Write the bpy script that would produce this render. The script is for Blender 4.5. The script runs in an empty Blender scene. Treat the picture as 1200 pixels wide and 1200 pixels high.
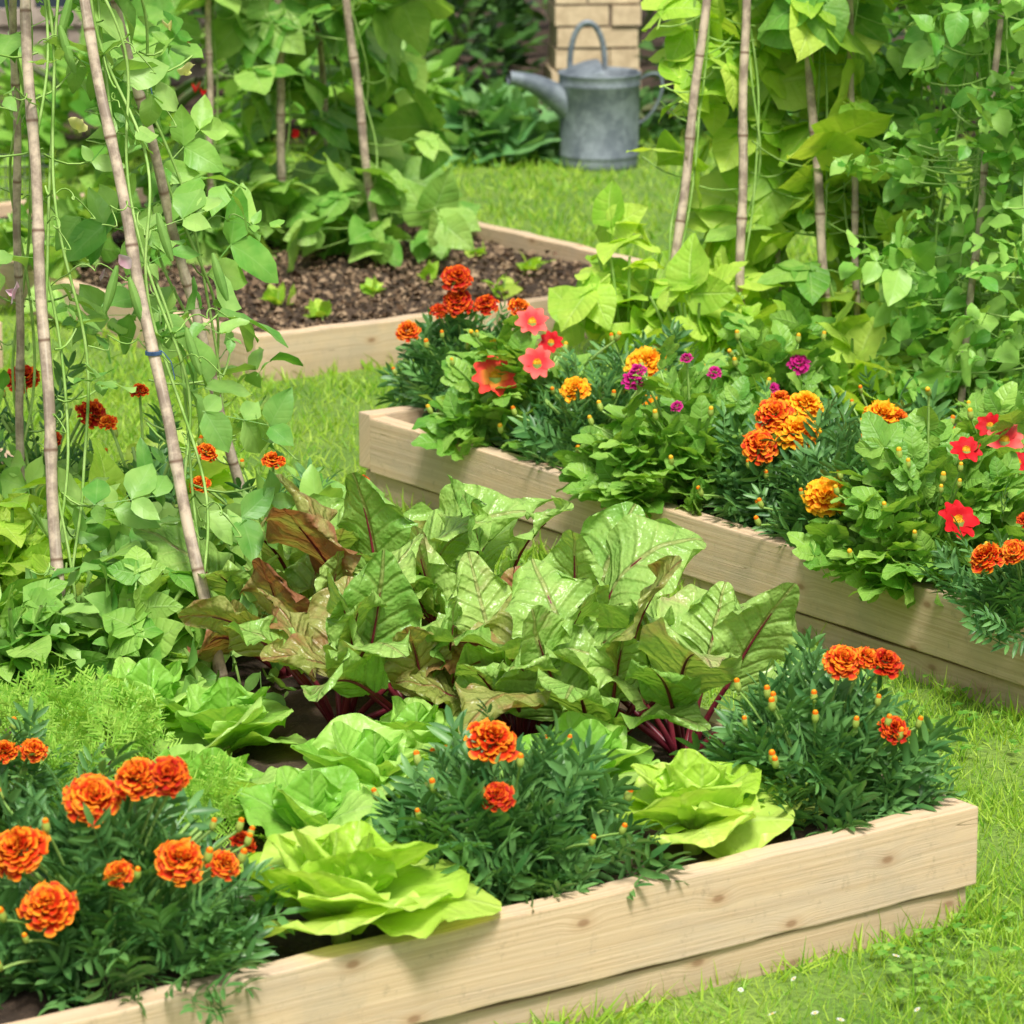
import bpy, bmesh, math, random
import numpy as np
from mathutils import Vector, Matrix
rng = np.random.default_rng(11)
random.seed(5)
pi = math.pi
R_ = math.radians
C = bpy.context.scene.collection
F = 4775.0
PIT = R_(13.5)
H = 1.76
sp, cp = math.sin(PIT), math.cos(PIT)

def ray(px, py):
    u = (px-600)/F; v = (600-py)/F
    return np.array([u, cp+v*sp, -sp+v*cp])
CAM = np.array([0, 0, H])
def P(px, py, z=0.0):
    d = ray(px, py); return CAM + d*((z-H)/d[2])
def Q(px, py, Y):
    d = ray(px, py); return CAM + d*(Y/d[1])
AX = np.array([.814, .581, 0]); BX = np.array([-.581, .814, 0])
C1 = np.array([.605, 5.038, 0])
def W(a, b, z=0.0):
    p = C1 + a*AX + b*BX; p[2] = z; return p
def toAB(x, y):
    dx = x-C1[0]; dy = y-C1[1]
    return dx*AX[0]+dy*AX[1], dx*BX[0]+dy*BX[1]
# places of open flowers and of the can: leaves that would grow right over them are thinned there
BLOOMS = [(28, 454, 26, 99), (103, 495, 26, 99), (236, 540, 20, 99), (130, 505, 15, 99), (321, 551, 20, 99), (240, 578, 20, 99), (418, 574, 14, 99), (18, 345, 16, 99), (120, 318, 14, 99), (90, 152, 12, 99), (216, 88, 12, 99), (140, 310, 12, 99), (228, 108, 24, 99),
          (342, 160, 14, 99), (60, 520, 12, 99), (165, 470, 12, 99), (700, 140, 50, 11.4), (690, 70, 50, 11.4), (742, 110, 32, 11.4), (625, 95, 30, 11.4)]
ORG = [np.zeros(3)]

# ------------------------------------------------------------ tagging
def tag(o, label=None, cat=None, group=None, kind=None):
    if label: o['label'] = label
    if cat: o['category'] = cat
    if group: o['group'] = group
    if kind: o['kind'] = kind
    return o
def thing(name, label, cat, loc=(0, 0, 0), rotz=0, group=None):
    o = bpy.data.objects.new(name, None); C.objects.link(o)
    o.empty_display_size = .05
    o.location = tuple(float(q) for q in loc); o.rotation_euler = (0, 0, rotz)
    ORG[0] = np.array(loc, float)
    return tag(o, label, cat, group)
def inst_obj(name, me, parent=None, loc=(0, 0, 0), nrm=None, scale=1.0, spin=0.0):
    o = bpy.data.objects.new(name, me); C.objects.link(o)
    if parent: o.parent = parent
    o.location = tuple(float(q) for q in loc)
    if nrm is not None:
        q = Vector([float(k) for k in nrm]).to_track_quat('Z', 'Y')
        o.rotation_mode = 'QUATERNION'
        o.rotation_quaternion = q @ Matrix.Rotation(spin, 4, 'Z').to_quaternion()
    o.scale = (scale,)*3
    return o

# ------------------------------------------------------------ mesh builder
def norm(a):
    return a/np.maximum(np.linalg.norm(a, axis=-1, keepdims=True), 1e-9)
def gridfaces(nu, nv):
    i, j = np.meshgrid(np.arange(nu-1), np.arange(nv-1), indexing='ij')
    a = (i*nv+j).ravel()
    return np.stack([a, a+nv, a+nv+1, a+1], 1)
class MB:
    def __init__(s): s.v = []; s.f = []; s.uv = []; s.m = []; s.n = 0
    def add(s, V, Fq, UV, mi=0):
        V = np.asarray(V, float).reshape(-1, 3); Fq = np.asarray(Fq).reshape(-1, 4)
        s.v.append(V); s.f.append(Fq+s.n); s.uv.append(np.asarray(UV, float).reshape(-1, 2))
        s.m.append(np.full(len(Fq), mi)); s.n += len(V)
    def grid(s, G, UV, mi=0):
        s.add(G, gridfaces(G.shape[0], G.shape[1]), UV, mi)
    def inst(s, tpl, R, T, mi=0):
        V, Fq, UV = tpl; k = len(T)
        if k == 0: return
        WV = np.einsum('kij,nj->kni', R, V)+T[:, None, :]
        FF = (Fq[None]+(np.arange(k)*len(V))[:, None, None]).reshape(-1, 4)
        s.add(WV, FF, np.tile(UV, (k, 1)), mi)
    def tube(s, pts, rad, seg=6, mi=0, cap=False):
        pts = np.asarray(pts, float); n = len(pts)
        rad = np.broadcast_to(np.asarray(rad, float), (n,))
        T = norm(np.gradient(pts, axis=0))
        ref = np.array([.13, .31, .94]) if abs(np.mean(T[:, 2])) < .8 else np.array([.95, .1, .2])
        X = norm(np.cross(T, ref)); Y = np.cross(T, X)
        a = np.linspace(0, 2*pi, seg+1)
        G = pts[:, None]+rad[:, None, None]*(np.cos(a)[None, :, None]*X[:, None]+np.sin(a)[None, :, None]*Y[:, None])
        L = np.concatenate([[0], np.cumsum(np.linalg.norm(np.diff(pts, axis=0), axis=1))])
        UV = np.stack(np.meshgrid(L, a/(2*pi), indexing='ij'), -1)
        s.grid(G, UV[..., ::-1].copy(), mi)
        if cap:
            for e in (0, n-1):
                G2 = np.stack([G[e], pts[e][None]+(G[e]-pts[e][None])*.02])
                s.grid(G2, np.zeros(G2.shape[:2]+(2,)), mi)
    def lathe(s, prof, seg=24, mi=0, c=(0, 0, 0)):
        prof = np.asarray(prof, float); a = np.linspace(0, 2*pi, seg+1)
        G = np.stack([prof[:, 0, None]*np.cos(a), prof[:, 0, None]*np.sin(a), np.repeat(prof[:, 1, None], seg+1, 1)], -1)+np.array(c)
        UV = np.stack(np.meshgrid(np.linspace(0, 1, len(prof)), a/(2*pi), indexing='ij'), -1)
        s.grid(G, UV[..., ::-1].copy(), mi)
    def box(s, lo, hi, mi=0, M=None):
        lo = np.array(lo, float); hi = np.array(hi, float)
        for ax in range(3):
            b, c = [(1, 2), (2, 0), (0, 1)][ax]
            for e in (0, 1):
                q = []
                for (k, l) in ((0, 0), (1, 0), (1, 1), (0, 1)):
                    p = np.zeros(3); p[ax] = (lo, hi)[e][ax]; p[b] = (lo, hi)[k][b]; p[c] = (lo, hi)[l][c]; q.append(p)
                if e == 0: q = q[::-1]
                q = np.array(q)
                uv = q[:, [b, c]].copy()
                if M is not None: q = q@M[0].T+M[1]
                s.add(q, [[0, 1, 2, 3]], uv, mi)
    def build(s, name, mats, parent=None, smooth=True, loc=None):
        me = bpy.data.meshes.new(name)
        V = np.concatenate(s.v); Fq = np.concatenate(s.f); UV = np.concatenate(s.uv); Mi = np.concatenate(s.m)
        me.vertices.add(len(V)); me.vertices.foreach_set('co', V.astype(np.float32).ravel())
        me.loops.add(Fq.size); me.loops.foreach_set('vertex_index', Fq.astype(np.int32).ravel())
        me.polygons.add(len(Fq)); me.polygons.foreach_set('loop_start', (np.arange(len(Fq))*4).astype(np.int32))
        me.polygons.foreach_set('material_index', Mi.astype(np.int32))
        me.polygons.foreach_set('use_smooth', np.full(len(Fq), smooth))
        me.update(calc_edges=True)
        ul = me.uv_layers.new(name='UVMap'); ul.data.foreach_set('uv', UV[Fq.ravel()].astype(np.float32).ravel())
        if not isinstance(mats, (list, tuple)): mats = [mats]
        for m in mats: me.materials.append(m)
        o = bpy.data.objects.new(name, me); C.objects.link(o)
        if parent: o.parent = parent
        if loc is not None: o.location = tuple(float(q) for q in loc)
        return o
    def mesh(s, name, mats, smooth=True):
        o = s.build(name, mats, smooth=smooth); me = o.data
        bpy.data.objects.remove(o); return me
def basis(D, N):
    Y = norm(D); Z = norm(N-(N*Y).sum(-1, keepdims=True)*Y); X = np.cross(Y, Z)
    return np.stack([X, Y, Z], -1)

# ------------------------------------------------------------ materials
class G:
    def __init__(s, name):
        s.mat = bpy.data.materials.new(name); s.mat.use_nodes = True
        s.nt = s.mat.node_tree; s.nt.nodes.clear()
        s.out = s.nt.nodes.new('ShaderNodeOutputMaterial')
    def set(s, sock, v):
        if isinstance(v, bpy.types.NodeSocket): s.nt.links.new(v, sock)
        elif isinstance(v, (tuple, list)) and len(v) == 3 and sock.type == 'RGBA': sock.default_value = (*v, 1)
        else: sock.default_value = v
    def n(s, t, props={}, **ins):
        nd = s.nt.nodes.new(t)
        for k, v in props.items(): setattr(nd, k, v)
        for k, v in ins.items():
            key = int(k[1:]) if k[0] == '_' else k.replace('__', ' ')
            s.set(nd.inputs[key], v)
        return nd
    def m(s, op, a, b=0.0, c=0.0, clamp=False):
        nd = s.nt.nodes.new('ShaderNodeMath'); nd.operation = op; nd.use_clamp = clamp
        s.set(nd.inputs[0], a); s.set(nd.inputs[1], b); s.set(nd.inputs[2], c); return nd.outputs[0]
    def mix(s, f, a, b, bt='MIX'):
        nd = s.nt.nodes.new('ShaderNodeMix'); nd.data_type = 'RGBA'; nd.blend_type = bt
        s.set(nd.inputs[0], f); s.set(nd.inputs[6], a); s.set(nd.inputs[7], b); return nd.outputs[2]
    def ss(s, x, a, b):
        nd = s.nt.nodes.new('ShaderNodeMapRange'); nd.interpolation_type = 'SMOOTHSTEP'
        s.set(nd.inputs[0], x); nd.inputs[1].default_value = a; nd.inputs[2].default_value = b; return nd.outputs[0]
    def noise(s, vec, scale, detail=3, rough=.55):
        nd = s.n('ShaderNodeTexNoise', {}, Scale=scale, Detail=detail, Roughness=rough)
        if vec is not None: s.set(nd.inputs['Vector'], vec)
        return nd.outputs[0]
    def fin(s, sh): s.nt.links.new(sh, s.out.inputs[0]); return s.mat

def leafmat(name, c1, c2, vein=(.2, .35, .1), veinamt=.5, nveins=6, trans=.35, rough=.42, patch=None, patchlo=.55, patchhi=.7, bump=.35, slope=.5, tint=(1.3, 1.2, .55), mott=True, spec=.4):
    g = G(name)
    tc = g.n('ShaderNodeTexCoord'); geo = g.n('ShaderNodeNewGeometry')
    sx = g.n('ShaderNodeSeparateXYZ', {}, _0=tc.outputs['UV'])
    d = g.m('MULTIPLY', g.m('ABSOLUTE', g.m('SUBTRACT', sx.outputs[0], .5)), 2)
    rnd = geo.outputs['Random Per Island']
    if mott:
        n1 = g.noise(tc.outputs['Object'], 28, 2)
        f = g.m('ADD', g.m('MULTIPLY', rnd, .8), g.m('MULTIPLY', g.m('SUBTRACT', n1, .42), .9), clamp=True)
    else: f = rnd
    col = g.mix(f, c1, c2)
    if patch:
        n2 = g.noise(tc.outputs['Object'], 9, 4, .65)
        pm = g.ss(g.m('ADD', n2, g.m('MULTIPLY', g.m('SUBTRACT', rnd, .5), .26)), patchlo, patchhi)
        col = g.mix(g.m('MULTIPLY', pm, .85), col, patch)
    kw = {}
    if veinamt > 0:
        sv = g.m('FRACT', g.m('MULTIPLY', g.m('SUBTRACT', sx.outputs[1], g.m('MULTIPLY', d, slope/max(nveins, 1)*2.2)), nveins))
        tri = g.m('MULTIPLY', g.m('ABSOLUTE', g.m('SUBTRACT', sv, .5)), 2)
        side = g.m('MULTIPLY', g.ss(tri, .88, .99), g.m('SUBTRACT', 1.0, g.m('MULTIPLY', d, .7)))
        mid = g.m('SUBTRACT', 1.0, g.ss(d, .02, .08))
        vm = g.m('MAXIMUM', mid, g.m('MULTIPLY', side, .55))
        col = g.mix(g.m('MULTIPLY', vm, veinamt), col, vein)
        if bump > 0:
            n3 = g.noise(tc.outputs['Object'], 110, 1)
            hgt = g.m('ADD', g.m('MULTIPLY', g.ss(tri, .5, 1.0), -.7), g.m('ADD', g.m('MULTIPLY', mid, -1.0), g.m('MULTIPLY', n3, 1.2)))
            kw['Normal'] = g.n('ShaderNodeBump', {}, Strength=bump, Distance=.004, Height=hgt).outputs[0]
    pr = g.n('ShaderNodeBsdfPrincipled', {}, Base__Color=col, Roughness=rough, **kw)
    pr.inputs['Specular IOR Level'].default_value = spec
    if trans <= 0: return g.fin(pr.outputs[0])
    tcol = g.mix(1.0, col, tint, 'MULTIPLY')
    tr = g.n('ShaderNodeBsdfTranslucent', {}, Color=tcol, **kw)
    mx = g.n('ShaderNodeMixShader', {}, _0=trans, _1=pr.outputs[0], _2=tr.outputs[0])
    return g.fin(mx.outputs[0])

def petalmat(name, base, edge, lo=.45, hi=.95, alt=None, trans=.25):
    g = G(name)
    tc = g.n('ShaderNodeTexCoord'); geo = g.n('ShaderNodeNewGeometry')
    sx = g.n('ShaderNodeSeparateXYZ', {}, _0=tc.outputs['UV'])
    rnd = geo.outputs['Random Per Island']
    d = g.m('MULTIPLY', g.m('ABSOLUTE', g.m('SUBTRACT', sx.outputs[0], .5)), 2)
    e = g.m('MAXIMUM', sx.outputs[1], g.m('MULTIPLY', g.m('MULTIPLY', d, d), g.m('MULTIPLY', sx.outputs[1], 1.1)))
    e = g.m('ADD', e, g.m('MULTIPLY', g.m('SUBTRACT', rnd, .5), .25))
    col = g.mix(g.ss(e, lo, hi), base, edge)
    if alt: col = g.mix(g.m('MULTIPLY', g.noise(tc.outputs['Object'], 3, 2), .35), col, alt)
    pr = g.n('ShaderNodeBsdfPrincipled', {}, Base__Color=col, Roughness=.6)
    pr.inputs['Specular IOR Level'].default_value = .2
    tr = g.n('ShaderNodeBsdfTranslucent', {}, Color=col)
    mx = g.n('ShaderNodeMixShader', {}, _0=trans, _1=pr.outputs[0], _2=tr.outputs[0])
    return g.fin(mx.outputs[0])

def plainmat(name, c1, c2, scale=20, rough=.6, metallic=0, bump=.2, dist=.003, spec=.4):
    g = G(name); tc = g.n('ShaderNodeTexCoord')
    nz = g.noise(tc.outputs['Object'], scale, 3, .6)
    col = g.mix(g.ss(nz, .3, .7), c1, c2)
    bp = g.n('ShaderNodeBump', {}, Strength=bump, Distance=dist, Height=nz)
    pr = g.n('ShaderNodeBsdfPrincipled', {}, Base__Color=col, Roughness=rough, Metallic=metallic, Normal=bp.outputs[0])
    pr.inputs['Specular IOR Level'].default_value = spec
    return g.fin(pr.outputs[0])

def woodmat():
    g = G('pale_pine'); tc = g.n('ShaderNodeTexCoord'); oi = g.n('ShaderNodeObjectInfo')
    sx = g.n('ShaderNodeSeparateXYZ', {}, _0=tc.outputs['UV'])
    u, v = sx.outputs[0], sx.outputs[1]
    r10 = g.m('MULTIPLY', oi.outputs['Random'], 17.0)
    def cv(x, y, z): return g.n('ShaderNodeCombineXYZ', {}, _0=x, _1=y, _2=z).outputs[0]
    kv = g.n('ShaderNodeTexVoronoi', {}, Vector=cv(g.m('MULTIPLY', u, 4.5), g.m('MULTIPLY', v, 8.5), r10), Scale=1.0)
    kv.voronoi_dimensions = '2D'
    kd = kv.outputs['Distance']
    warp = g.noise(cv(g.m('MULTIPLY', u, 1.2), g.m('MULTIPLY', v, 5), r10), 1.0, 2)
    vw = g.m('ADD', g.m('ADD', v, g.m('MULTIPLY', warp, .018)), g.m('MULTIPLY', g.m('SUBTRACT', 1.0, g.ss(kd, .0, .2)), .008))
    grain = g.noise(cv(g.m('MULTIPLY', u, 1.2), g.m('MULTIPLY', vw, 210), r10), 1.0, 3, .6)
    fine = g.noise(cv(g.m('MULTIPLY', u, 12), g.m('MULTIPLY', vw, 800), r10), 1.0, 2, .6)
    col = g.mix(g.ss(grain, .34, .70), (.71, .53, .345), (.57, .40, .24))
    col = g.mix(g.m('MULTIPLY', g.ss(fine, .5, .8), .3), col, (.40, .27, .16))
    wt = g.noise(cv(g.m('MULTIPLY', u, 3), g.m('MULTIPLY', v, 9), g.m('ADD', r10, 5)), 1.0, 5, .7)
    col = g.mix(g.m('MULTIPLY', g.ss(wt, .42, .72), .5), col, (.50, .41, .32))
    stain = g.noise(tc.outputs['Object'], 35, 5, .8)
    col = g.mix(g.m('MULTIPLY', g.ss(stain, .54, .74), .5), col, (.31, .235, .155))
    st2 = g.noise(tc.outputs['Object'], 6, 4, .7)
    col = g.mix(g.m('MULTIPLY', g.ss(st2, .5, .7), .35), col, (.42, .35, .26))
    col = g.mix(g.m('MULTIPLY', g.m('SUBTRACT', 1.0, g.ss(kd, .02, .06)), .75), col, (.22, .11, .055))
    col = g.mix(g.m('MULTIPLY', g.m('SUBTRACT', 1.0, g.ss(kd, .05, .13)), .3), col, (.46, .27, .14))
    crack = g.noise(cv(g.m('MULTIPLY', u, 1.8), g.m('MULTIPLY', vw, 45), g.m('ADD', r10, 9)), 1.0, 1)
    cm = g.m('SUBTRACT', 1.0, g.ss(g.m('ABSOLUTE', g.m('SUBTRACT', crack, .30)), .0, .007))
    col = g.mix(g.m('MULTIPLY', cm, .6), col, (.16, .1, .05))
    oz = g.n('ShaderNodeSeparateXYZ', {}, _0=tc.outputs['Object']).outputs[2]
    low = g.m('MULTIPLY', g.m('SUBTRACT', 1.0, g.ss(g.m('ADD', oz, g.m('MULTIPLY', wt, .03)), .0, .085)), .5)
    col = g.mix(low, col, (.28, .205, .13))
    bp = g.n('ShaderNodeBump', {}, Strength=.5, Distance=.0012, Height=g.m('SUBTRACT', g.m('ADD', grain, fine), cm))
    pr = g.n('ShaderNodeBsdfPrincipled', {}, Base__Color=col, Roughness=.75, Normal=bp.outputs[0])
    pr.inputs['Specular IOR Level'].default_value = .2
    return g.fin(pr.outputs[0])

def bamboomat():
    g = G('bamboo'); tc = g.n('ShaderNodeTexCoord')
    sx = g.n('ShaderNodeSeparateXYZ', {}, _0=tc.outputs['UV'])
    nz = g.noise(tc.outputs['Object'], 30, 4, .7)
    col = g.mix(g.ss(nz, .35, .65), (.60, .48, .35), (.27, .20, .15))
    st = g.noise(g.n('ShaderNodeCombineXYZ', {}, _0=g.m('MULTIPLY', sx.outputs[0], 16), _1=g.m('MULTIPLY', sx.outputs[1], 6)).outputs[0], 1.0, 3)
    col = g.mix(g.m('MULTIPLY', g.ss(st, .5, .75), .5), col, (.62, .54, .44))
    fr = g.m('ABSOLUTE', g.m('SUBTRACT', g.m('FRACT', g.m('DIVIDE', sx.outputs[1], .16)), .5))
    col = g.mix(g.m('SUBTRACT', 1.0, g.ss(fr, .0, .03)), col, (.18, .11, .07))
    pr = g.n('ShaderNodeBsdfPrincipled', {}, Base__Color=col, Roughness=.6)
    return g.fin(pr.outputs[0])

def zincmat():
    g = G('galvanised_zinc'); tc = g.n('ShaderNodeTexCoord')
    vo = g.n('ShaderNodeTexVoronoi', {}, Vector=tc.outputs['Object'], Scale=45)
    nz = g.noise(tc.outputs['Object'], 10, 5, .75)
    col = g.mix(vo.outputs['Color'], (.175, .21, .235), (.27, .31, .34))
    col = g.mix(g.ss(nz, .4, .65), col, (.11, .135, .16))
    bp = g.n('ShaderNodeBump', {}, Strength=.25, Distance=.002, Height=nz)
    pr = g.n('ShaderNodeBsdfPrincipled', {}, Base__Color=col, Roughness=.6, Metallic=.3, Normal=bp.outputs[0])
    return g.fin(pr.outputs[0])

def brickmat():
    g = G('buff_brick'); tc = g.n('ShaderNodeTexCoord')
    nz = g.noise(tc.outputs['Object'], 25, 4, .7)
    col = g.mix(g.ss(nz, .3, .7), (.68, .54, .34), (.50, .38, .23))
    bp = g.n('ShaderNodeBump', {}, Strength=.5, Distance=.004, Height=nz)
    pr = g.n('ShaderNodeBsdfPrincipled', {}, Base__Color=col, Roughness=.9, Normal=bp.outputs[0])
    return g.fin(pr.outputs[0])

def lawnmat():
    g = G('lawn_ground'); tc = g.n('ShaderNodeTexCoord')
    a = g.noise(tc.outputs['Object'], 3, 4, .6); b = g.noise(tc.outputs['Object'], 90, 3, .7)
    col = g.mix(g.ss(a, .35, .65), (.12, .24, .025), (.22, .34, .045))
    col = g.mix(g.m('MULTIPLY', g.ss(b, .4, .65), .6), col, (.06, .11, .02))
    bp = g.n('ShaderNodeBump', {}, Strength=.8, Distance=.01, Height=b)
    pr = g.n('ShaderNodeBsdfPrincipled', {}, Base__Color=col, Roughness=.9, Normal=bp.outputs[0])
    return g.fin(pr.outputs[0])
def soilmat():
    g = G('garden_soil'); tc = g.n('ShaderNodeTexCoord')
    a = g.noise(tc.outputs['Object'], 14, 5, .7); b = g.noise(tc.outputs['Object'], 120, 4, .8)
    col = g.mix(g.ss(a, .35, .65), (.045, .027, .015), (.11, .068, .04))
    col = g.mix(g.m('MULTIPLY', g.ss(b, .55, .75), .7), col, (.24, .16, .10))
    bp = g.n('ShaderNodeBump', {}, Strength=1, Distance=.01, Height=g.m('ADD', a, b))
    pr = g.n('ShaderNodeBsdfPrincipled', {}, Base__Color=col, Roughness=.95, Normal=bp.outputs[0])
    return g.fin(pr.outputs[0])

WOOD = woodmat(); BAM = bamboomat(); ZINC = zincmat(); BRICK = brickmat(); LAWN = lawnmat(); SOIL = soilmat()
M_MARI = leafmat('marigold_leaf', (.05, .17, .045), (.19, .40, .11), veinamt=0, nveins=0.001, trans=.28, bump=0, rough=.38)
M_DAHL = leafmat('dahlia_leaf', (.12, .34, .04), (.40, .65, .12), vein=(.45, .62, .25), veinamt=.25, nveins=5, trans=.38)
M_BEAN = leafmat('bean_leaf', (.27, .55, .035), (.66, .84, .14), vein=(.7, .85, .34), veinamt=.25, nveins=5, trans=.43, rough=.5)
M_BEAND = leafmat('bean_leaf_deep', (.13, .37, .045), (.43, .66, .14), vein=(.52, .7, .3), veinamt=.25, nveins=5, trans=.38, rough=.48)
M_PEA = leafmat('pea_leaf', (.11, .33, .05), (.43, .66, .18), vein=(.45, .62, .3), veinamt=.12, nveins=5, trans=.36, bump=.1)
M_PEAR = leafmat('pea_leaf_fresh', (.12, .38, .045), (.43, .69, .15), vein=(.48, .68, .3), veinamt=.12, nveins=5, trans=.38, bump=.1)
M_BEET = leafmat('beet_leaf', (.14, .38, .045), (.50, .70, .19), vein=(.52, .24, .18), veinamt=.28, nveins=7, trans=.35, patch=(.52, .42, .22), patchlo=.62, patchhi=.8, bump=.8, rough=.3, slope=.9, spec=.5)
M_BEETR = leafmat('beet_leaf_bronze', (.26, .34, .06), (.48, .46, .16), vein=(.40, .06, .06), veinamt=.42, nveins=7, trans=.35, patch=(.34, .10, .06), patchlo=.46, patchhi=.66, bump=.8, rough=.32, slope=.9, spec=.5)
M_BEETS = plainmat('beet_stalk', (.12, .010, .022), (.20, .025, .035), 30, .4)
M_LETT = leafmat('lettuce_leaf', (.42, .68, .05), (.70, .88, .20), vein=(.78, .88, .42), veinamt=.2, nveins=4, trans=.42, bump=.35, rough=.36, slope=.9, tint=(1.1, 1.08, .6))
M_LETTG = leafmat('lettuce_leaf_green', (.24, .54, .06), (.52, .77, .19), vein=(.6, .78, .35), veinamt=.2, nveins=4, trans=.4, bump=.35, rough=.38, slope=.9)
M_CARR = leafmat('carrot_leaf', (.20, .48, .04), (.46, .70, .12), veinamt=0, nveins=.001, trans=.4, bump=0, mott=False)
M_HEDGE = leafmat('hedge_leaf', (.025, .09, .018), (.12, .27, .06), veinamt=0, nveins=4, trans=.28, mott=False)
M_HEDGB = leafmat('hedge_leaf_bright', (.10, .32, .035), (.35, .58, .10), veinamt=0, nveins=4, trans=.38, mott=False)
M_HEDGU = leafmat('bluegreen_leaf', (.12, .34, .11), (.32, .55, .20), veinamt=.2, nveins=5, trans=.33)
M_GRASS = leafmat('grass_blade', (.15, .38, .02), (.50, .68, .09), veinamt=0, nveins=.001, trans=.4, bump=0, rough=.5, mott=False)
M_STEM = plainmat('green_stem', (.20, .38, .06), (.36, .54, .15), 30, .5)
M_STEMD = plainmat('dark_stem', (.05, .10, .03), (.12, .12, .05), 30, .5)
M_CAL = plainmat('calyx', (.22, .38, .06), (.46, .52, .10), 40, .5)
F_ORRED = petalmat('petal_red_orange_rim', (.58, .020, .003), (1.0, .40, .02), .76, 1.02, alt=(.85, .09, .006))
F_ORANGE = petalmat('petal_orange', (.92, .19, .005), (1.0, .55, .02), .5, 1.0)
F_DKRED = petalmat('petal_dark_red', (.46, .008, .004), (.95, .20, .01), .76, 1.1)
F_RED = petalmat('petal_scarlet', (.52, .005, .010), (.70, .010, .018), .2, 1)
F_STRIPE = petalmat('petal_coral_stripe', (.95, .38, .05), (.90, .06, .04), .1, .6)
F_SALMON = petalmat('petal_salmon', (.80, .05, .06), (.92, .17, .14), .2, 1)
F_MAG = petalmat('petal_magenta', (.36, .003, .10), (.62, .02, .26), .3, 1)
F_YEL = petalmat('petal_yellow', (.85, .45, .02), (.95, .65, .05), .3, 1)
F_PINK = petalmat('petal_pale_pink', (.75, .45, .55), (.85, .65, .72), .3, 1, trans=.4)
F_CREAM = petalmat('petal_cream', (.65, .66, .2), (.85, .8, .35), .3, 1, trans=.4)
F_WHITE = petalmat('petal_white', (.8, .8, .75), (.82, .82, .82), .3, 1)
TWINE = plainmat('blue_twine', (.04, .09, .2), (.08, .16, .3), 80, .8)

# ------------------------------------------------------------ leaf templates
def sh_ovate(v): return np.maximum(np.sin(pi*v**.72)**.8, .03)
def sh_lance(v): return np.maximum(np.sin(pi*v**.9)**.85, .05)
def sh_heart(v): return np.maximum(np.sin(pi*np.clip(v, 0, 1)**.52)**.85, .03)
def sh_beet(v): return np.maximum(np.sin(pi*(v*.84+.035)**.82)**.62, .12)
def sh_round(v): return np.maximum(np.sin(pi*(v*.86+.07)**1.25)**.5, .25)
def leaf_tpl(Wd, nu, nv, shape, fold=.25, curl=-.25, wave=0., wn=2.0, heart=0., teeth=0., ph=0.):
    t = np.linspace(-1, 1, nu); v = np.linspace(0, 1, nv)
    T, V = np.meshgrid(t, v, indexing='ij')
    w = Wd/2*shape(V)
    if teeth: w = w*(1+teeth*((np.arange(nv) % 2)*2-1)[None, :]*(np.abs(T) > .9))
    X = T*w
    Y = V-heart*np.abs(T)**1.3*np.clip(1-V*2.2, 0, 1)**1.2
    Z = fold*np.abs(X)+curl*V**2+wave*np.abs(T)*np.sin(wn*2*pi*V+ph+T*1.3)
    return np.stack([X, Y, Z], -1).reshape(-1, 3), gridfaces(nu, nv), np.stack([(T+1)/2, V], -1).reshape(-1, 2)
def xf(tpl, s, rz=0, rx=0, t=(0, 0, 0)):
    V, Fq, UV = tpl
    cz, sz = math.cos(rz), math.sin(rz); cx, sx = math.cos(rx), math.sin(rx)
    Rx = np.array([[1, 0, 0], [0, cx, -sx], [0, sx, cx]]); Rz = np.array([[cz, -sz, 0], [sz, cz, 0], [0, 0, 1]])
    return (V*s)@(Rz@Rx).T+np.array(t), Fq, UV
def comb(parts):
    Vs = []; Fs = []; Us = []; n = 0
    for V, Fq, UV in parts: Vs.append(V); Fs.append(Fq+n); Us.append(UV); n += len(V)
    return np.concatenate(Vs), np.concatenate(Fs), np.concatenate(Us)
def strip(p0, p1, w):
    p0 = np.array(p0, float); p1 = np.array(p1, float); d = norm(p1-p0); s = norm(np.cross(d, [0, 0, 1.]))*w/2
    return np.array([p0-s, p0+s, p1+s*.5, p1-s*.5]), np.array([[0, 1, 2, 3]]), np.array([[.5, 0], [.5, 0], [.5, 1], [.5, 1]])
def marigold_leaf(k):
    r = np.random.default_rng(k); parts = [strip((0, 0, 0), (0, .85, .02), .03)]
    lf = leaf_tpl(.27, 3, 5, sh_lance, .45, -.18, teeth=.12)
    for i in range(4):
        y = .12+.2*i; L = .46*math.sin(pi*(.25+.55*i/4))*r.uniform(.85, 1.12)
        for sgn in (-1, 1): parts.append(xf(lf, L, -sgn*R_(r.uniform(38, 60)), R_(r.uniform(-5, 22)), (0, y+r.uniform(-.03, .03), 0)))
    parts.append(xf(lf, .4, 0, 0, (0, .78, .02)))
    return comb(parts)
T_MARI = [marigold_leaf(k) for k in range(4)]
def dahlia_leaf(k):
    r = np.random.default_rng(k); lf = leaf_tpl(.74, 5, 8, lambda v: np.maximum(np.sin(pi*(v*.93+.01)**.75)**.7, .05), .18, -.3, .04, 2, teeth=.06, ph=k)
    parts = [strip((0, 0, 0), (0, .5, 0), .03)]
    for y, L in ((.3, .42), (.55, .45)):
        for sgn in (-1, 1): parts.append(xf(lf, L*r.uniform(.85, 1.1), -sgn*R_(r.uniform(50, 70)), R_(r.uniform(-15, 15)), (0, y, 0)))
    parts.append(xf(lf, .62, 0, R_(-8), (0, .55, 0)))
    return comb(parts)
T_DAHL = [dahlia_leaf(k) for k in range(5)]
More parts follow.
